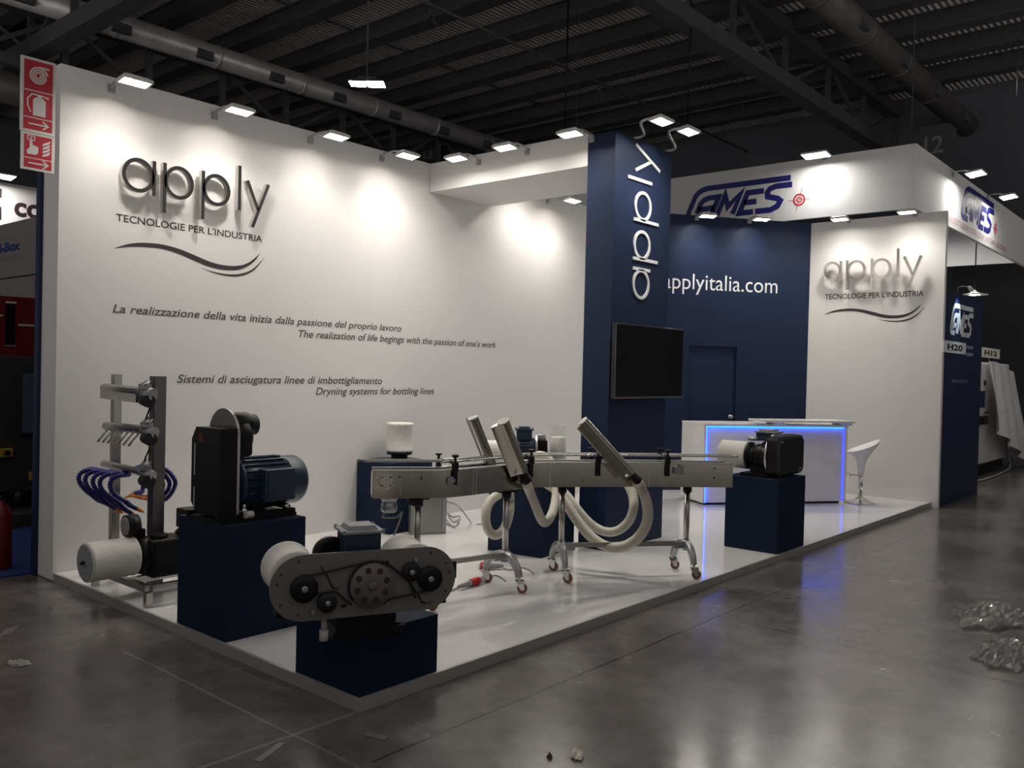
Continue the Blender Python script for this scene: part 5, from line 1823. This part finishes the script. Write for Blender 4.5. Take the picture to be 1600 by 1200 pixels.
# ================================================================== COUNTER, STOOL, SCREEN
A, Cc = onZ(1097, 790, SZ), onZ(1321, 787, SZ)
cu = (Cc - A); CL = cu.length; cyaw = math.atan2(cu.y, cu.x)
t = thing('reception_counter', 'white reception counter with a blue light line round its front', 'counter', (A.x, A.y, SZ), cyaw)
CH, CD = 1.036, .66
b = MB(); b.box((0, .035, .03), (CL, CD, CH - .03), .002); b.build('body', M_COUNTER, t)
b = MB(); b.box((0, 0, .03), (.03, .034, CH - .03)); b.box((CL - .03, 0, .03), (CL, .034, CH - .03)); b.build('side_frame', M_COUNTER, t)
b = MB(); b.box((-.005, -.005, CH - .0295), (CL + .005, CD, CH), .002); b.build('top', M_COUNTER, t)
b = MB(); b.box((.06, .06, 0), (CL - .06, CD - .04, .0298)); b.build('recessed_base', M_BLACK, t)
for n_, a, c in (('a', (.031, .010, .032), (.045, .0345, CH - .031)), ('b', (.0455, .010, CH - .046), (CL - .0455, .0345, CH - .031)), ('c', (CL - .045, .010, .032), (CL - .031, .0345, CH - .031))):
    b = MB(); b.box(a, c); b.build('light_line', M_LED2 if n_ == 'c' else M_LED, t)
# raised rear shelf
k0, k1 = onZ(1168, 653.5, 1.16), onZ(1240, 654.5, 1.16)
t2 = thing('counter_shelf', 'raised white shelf board behind the blue lit counter', 'shelf', (A.x, A.y, SZ), cyaw)
inv = base_loc(t2).inverted()
l0, l1 = inv @ k0, inv @ k1
b = MB(); b.box((l0.x, l1.y - .42, 1.075), (CL - .05, l1.y, 1.10), .002); b.build('board', M_COUNTER, t2)
b = MB(); b.box((l0.x + .25, l1.y - .40, CH + .001), (l0.x + .29, l1.y - .02, 1.0745)); b.build('support_panel', M_COUNTER, t2)
b = MB(); b.box((CL - .12, l1.y - .40, CH + .001), (CL - .08, l1.y - .02, 1.0745)); b.build('support_panel', M_COUNTER, t2)

# bar stool
t = thing('bar_stool', 'white moulded bar stool on a chrome trumpet base beside the counter', 'stool', (9.02, .665, SZ), math.radians(-58))
b = MB(); b.lathe((0, 0, 0), (0, 0, 1), [(.205, 0), (.205, .008), (.17, .018), (.10, .040), (.05, .07), (.035, .085)], 36); b.build('base', M_CHR, t)
b = MB(); b.cyl((0, 0, .0852), (0, 0, .38), .026, seg=20); b.build('column', M_CHR, t)
b = MB(); b.tube([(-.03, 0, .365), (-.10, 0, .37)] + [(-.115 + .07 * math.cos(a) - .05, .13 * math.sin(a), .375) for a in [PI * (-.5 + k / 12) - PI / 2 * 2 for k in range(13)]] + [(-.10, 0, .37)], .009, 8); b.build('foot_ring', M_CHR, t)
b = MB()
R = []
prof = [(.040, .37), (.044, .45), (.055, .53), (.080, .60), (.13, .66), (.180, .70), (.205, .735), (.200, .742), (.16, .715), (.09, .69), (.02, .683)]
for i, (r_, h_) in enumerate(prof):
    ring = []
    for k in range(40):
        a = 2 * PI * k / 40
        c, s = math.cos(a), math.sin(a)
        f = max(0, (h_ - .56) / .18) if i < 8 else max(0, r_ / .205) * (.742 - .56) / .18
        f = min(1.0, f)
        dz = f * f * (.075 * c + (.035 * c * c if c > 0 else .0))
        sc = 1 + .10 * f * (1 if c > 0 else 0)
        ring.append((r_ * c * sc, r_ * s, h_ + dz))
    R.append(ring)
b.rings(R, caps=True); b.build('seat', M_STOOL, t, smooth=True)

# screen on the pillar
TX0, TX1 = onY(961, 560, PY0 - .07).x, onY(1067.5, 560, PY0 - .07).x
TZ1, TZ0 = onY(962.7, 504, PY0 - .07).z, onY(960, 622.7, PY0 - .07).z
t = thing('wall_screen', 'large black flat screen mounted on the navy pillar', 'screen', ((TX0 + TX1) / 2, PY0 - .05, TZ0))
b = MB(); b.box((TX0, PY0 - .07, TZ0), (TX1, PY0 - .03, TZ1), .004); b.build('casing', M_BEZEL, t, True)
b = MB(); b.box((TX0 + .014, PY0 - .0725, TZ0 + .02), (TX1 - .014, PY0 - .0701, TZ1 - .014)); b.build('panel', M_TV, t, True)
b = MB(); b.box((TX0, PY0 - .074, TZ0), (TX1, PY0 - .0702, TZ0 + .010)); b.box((TX0, PY0 - .074, TZ0 + .0101), (TX0 + .008, PY0 - .0702, TZ1)); b.build('bezel_edge', mat('grey_bezel_edge', (.16, .15, .16), .3), t, True)
b = MB(); b.box((TX0 + .2, PY0 - .0299, TZ0 + .2), (min(TX1 - .2, PX1 - .05), PY0 - .0005, TZ1 - .2)); b.build('wall_bracket', M_BLACK, t, True)
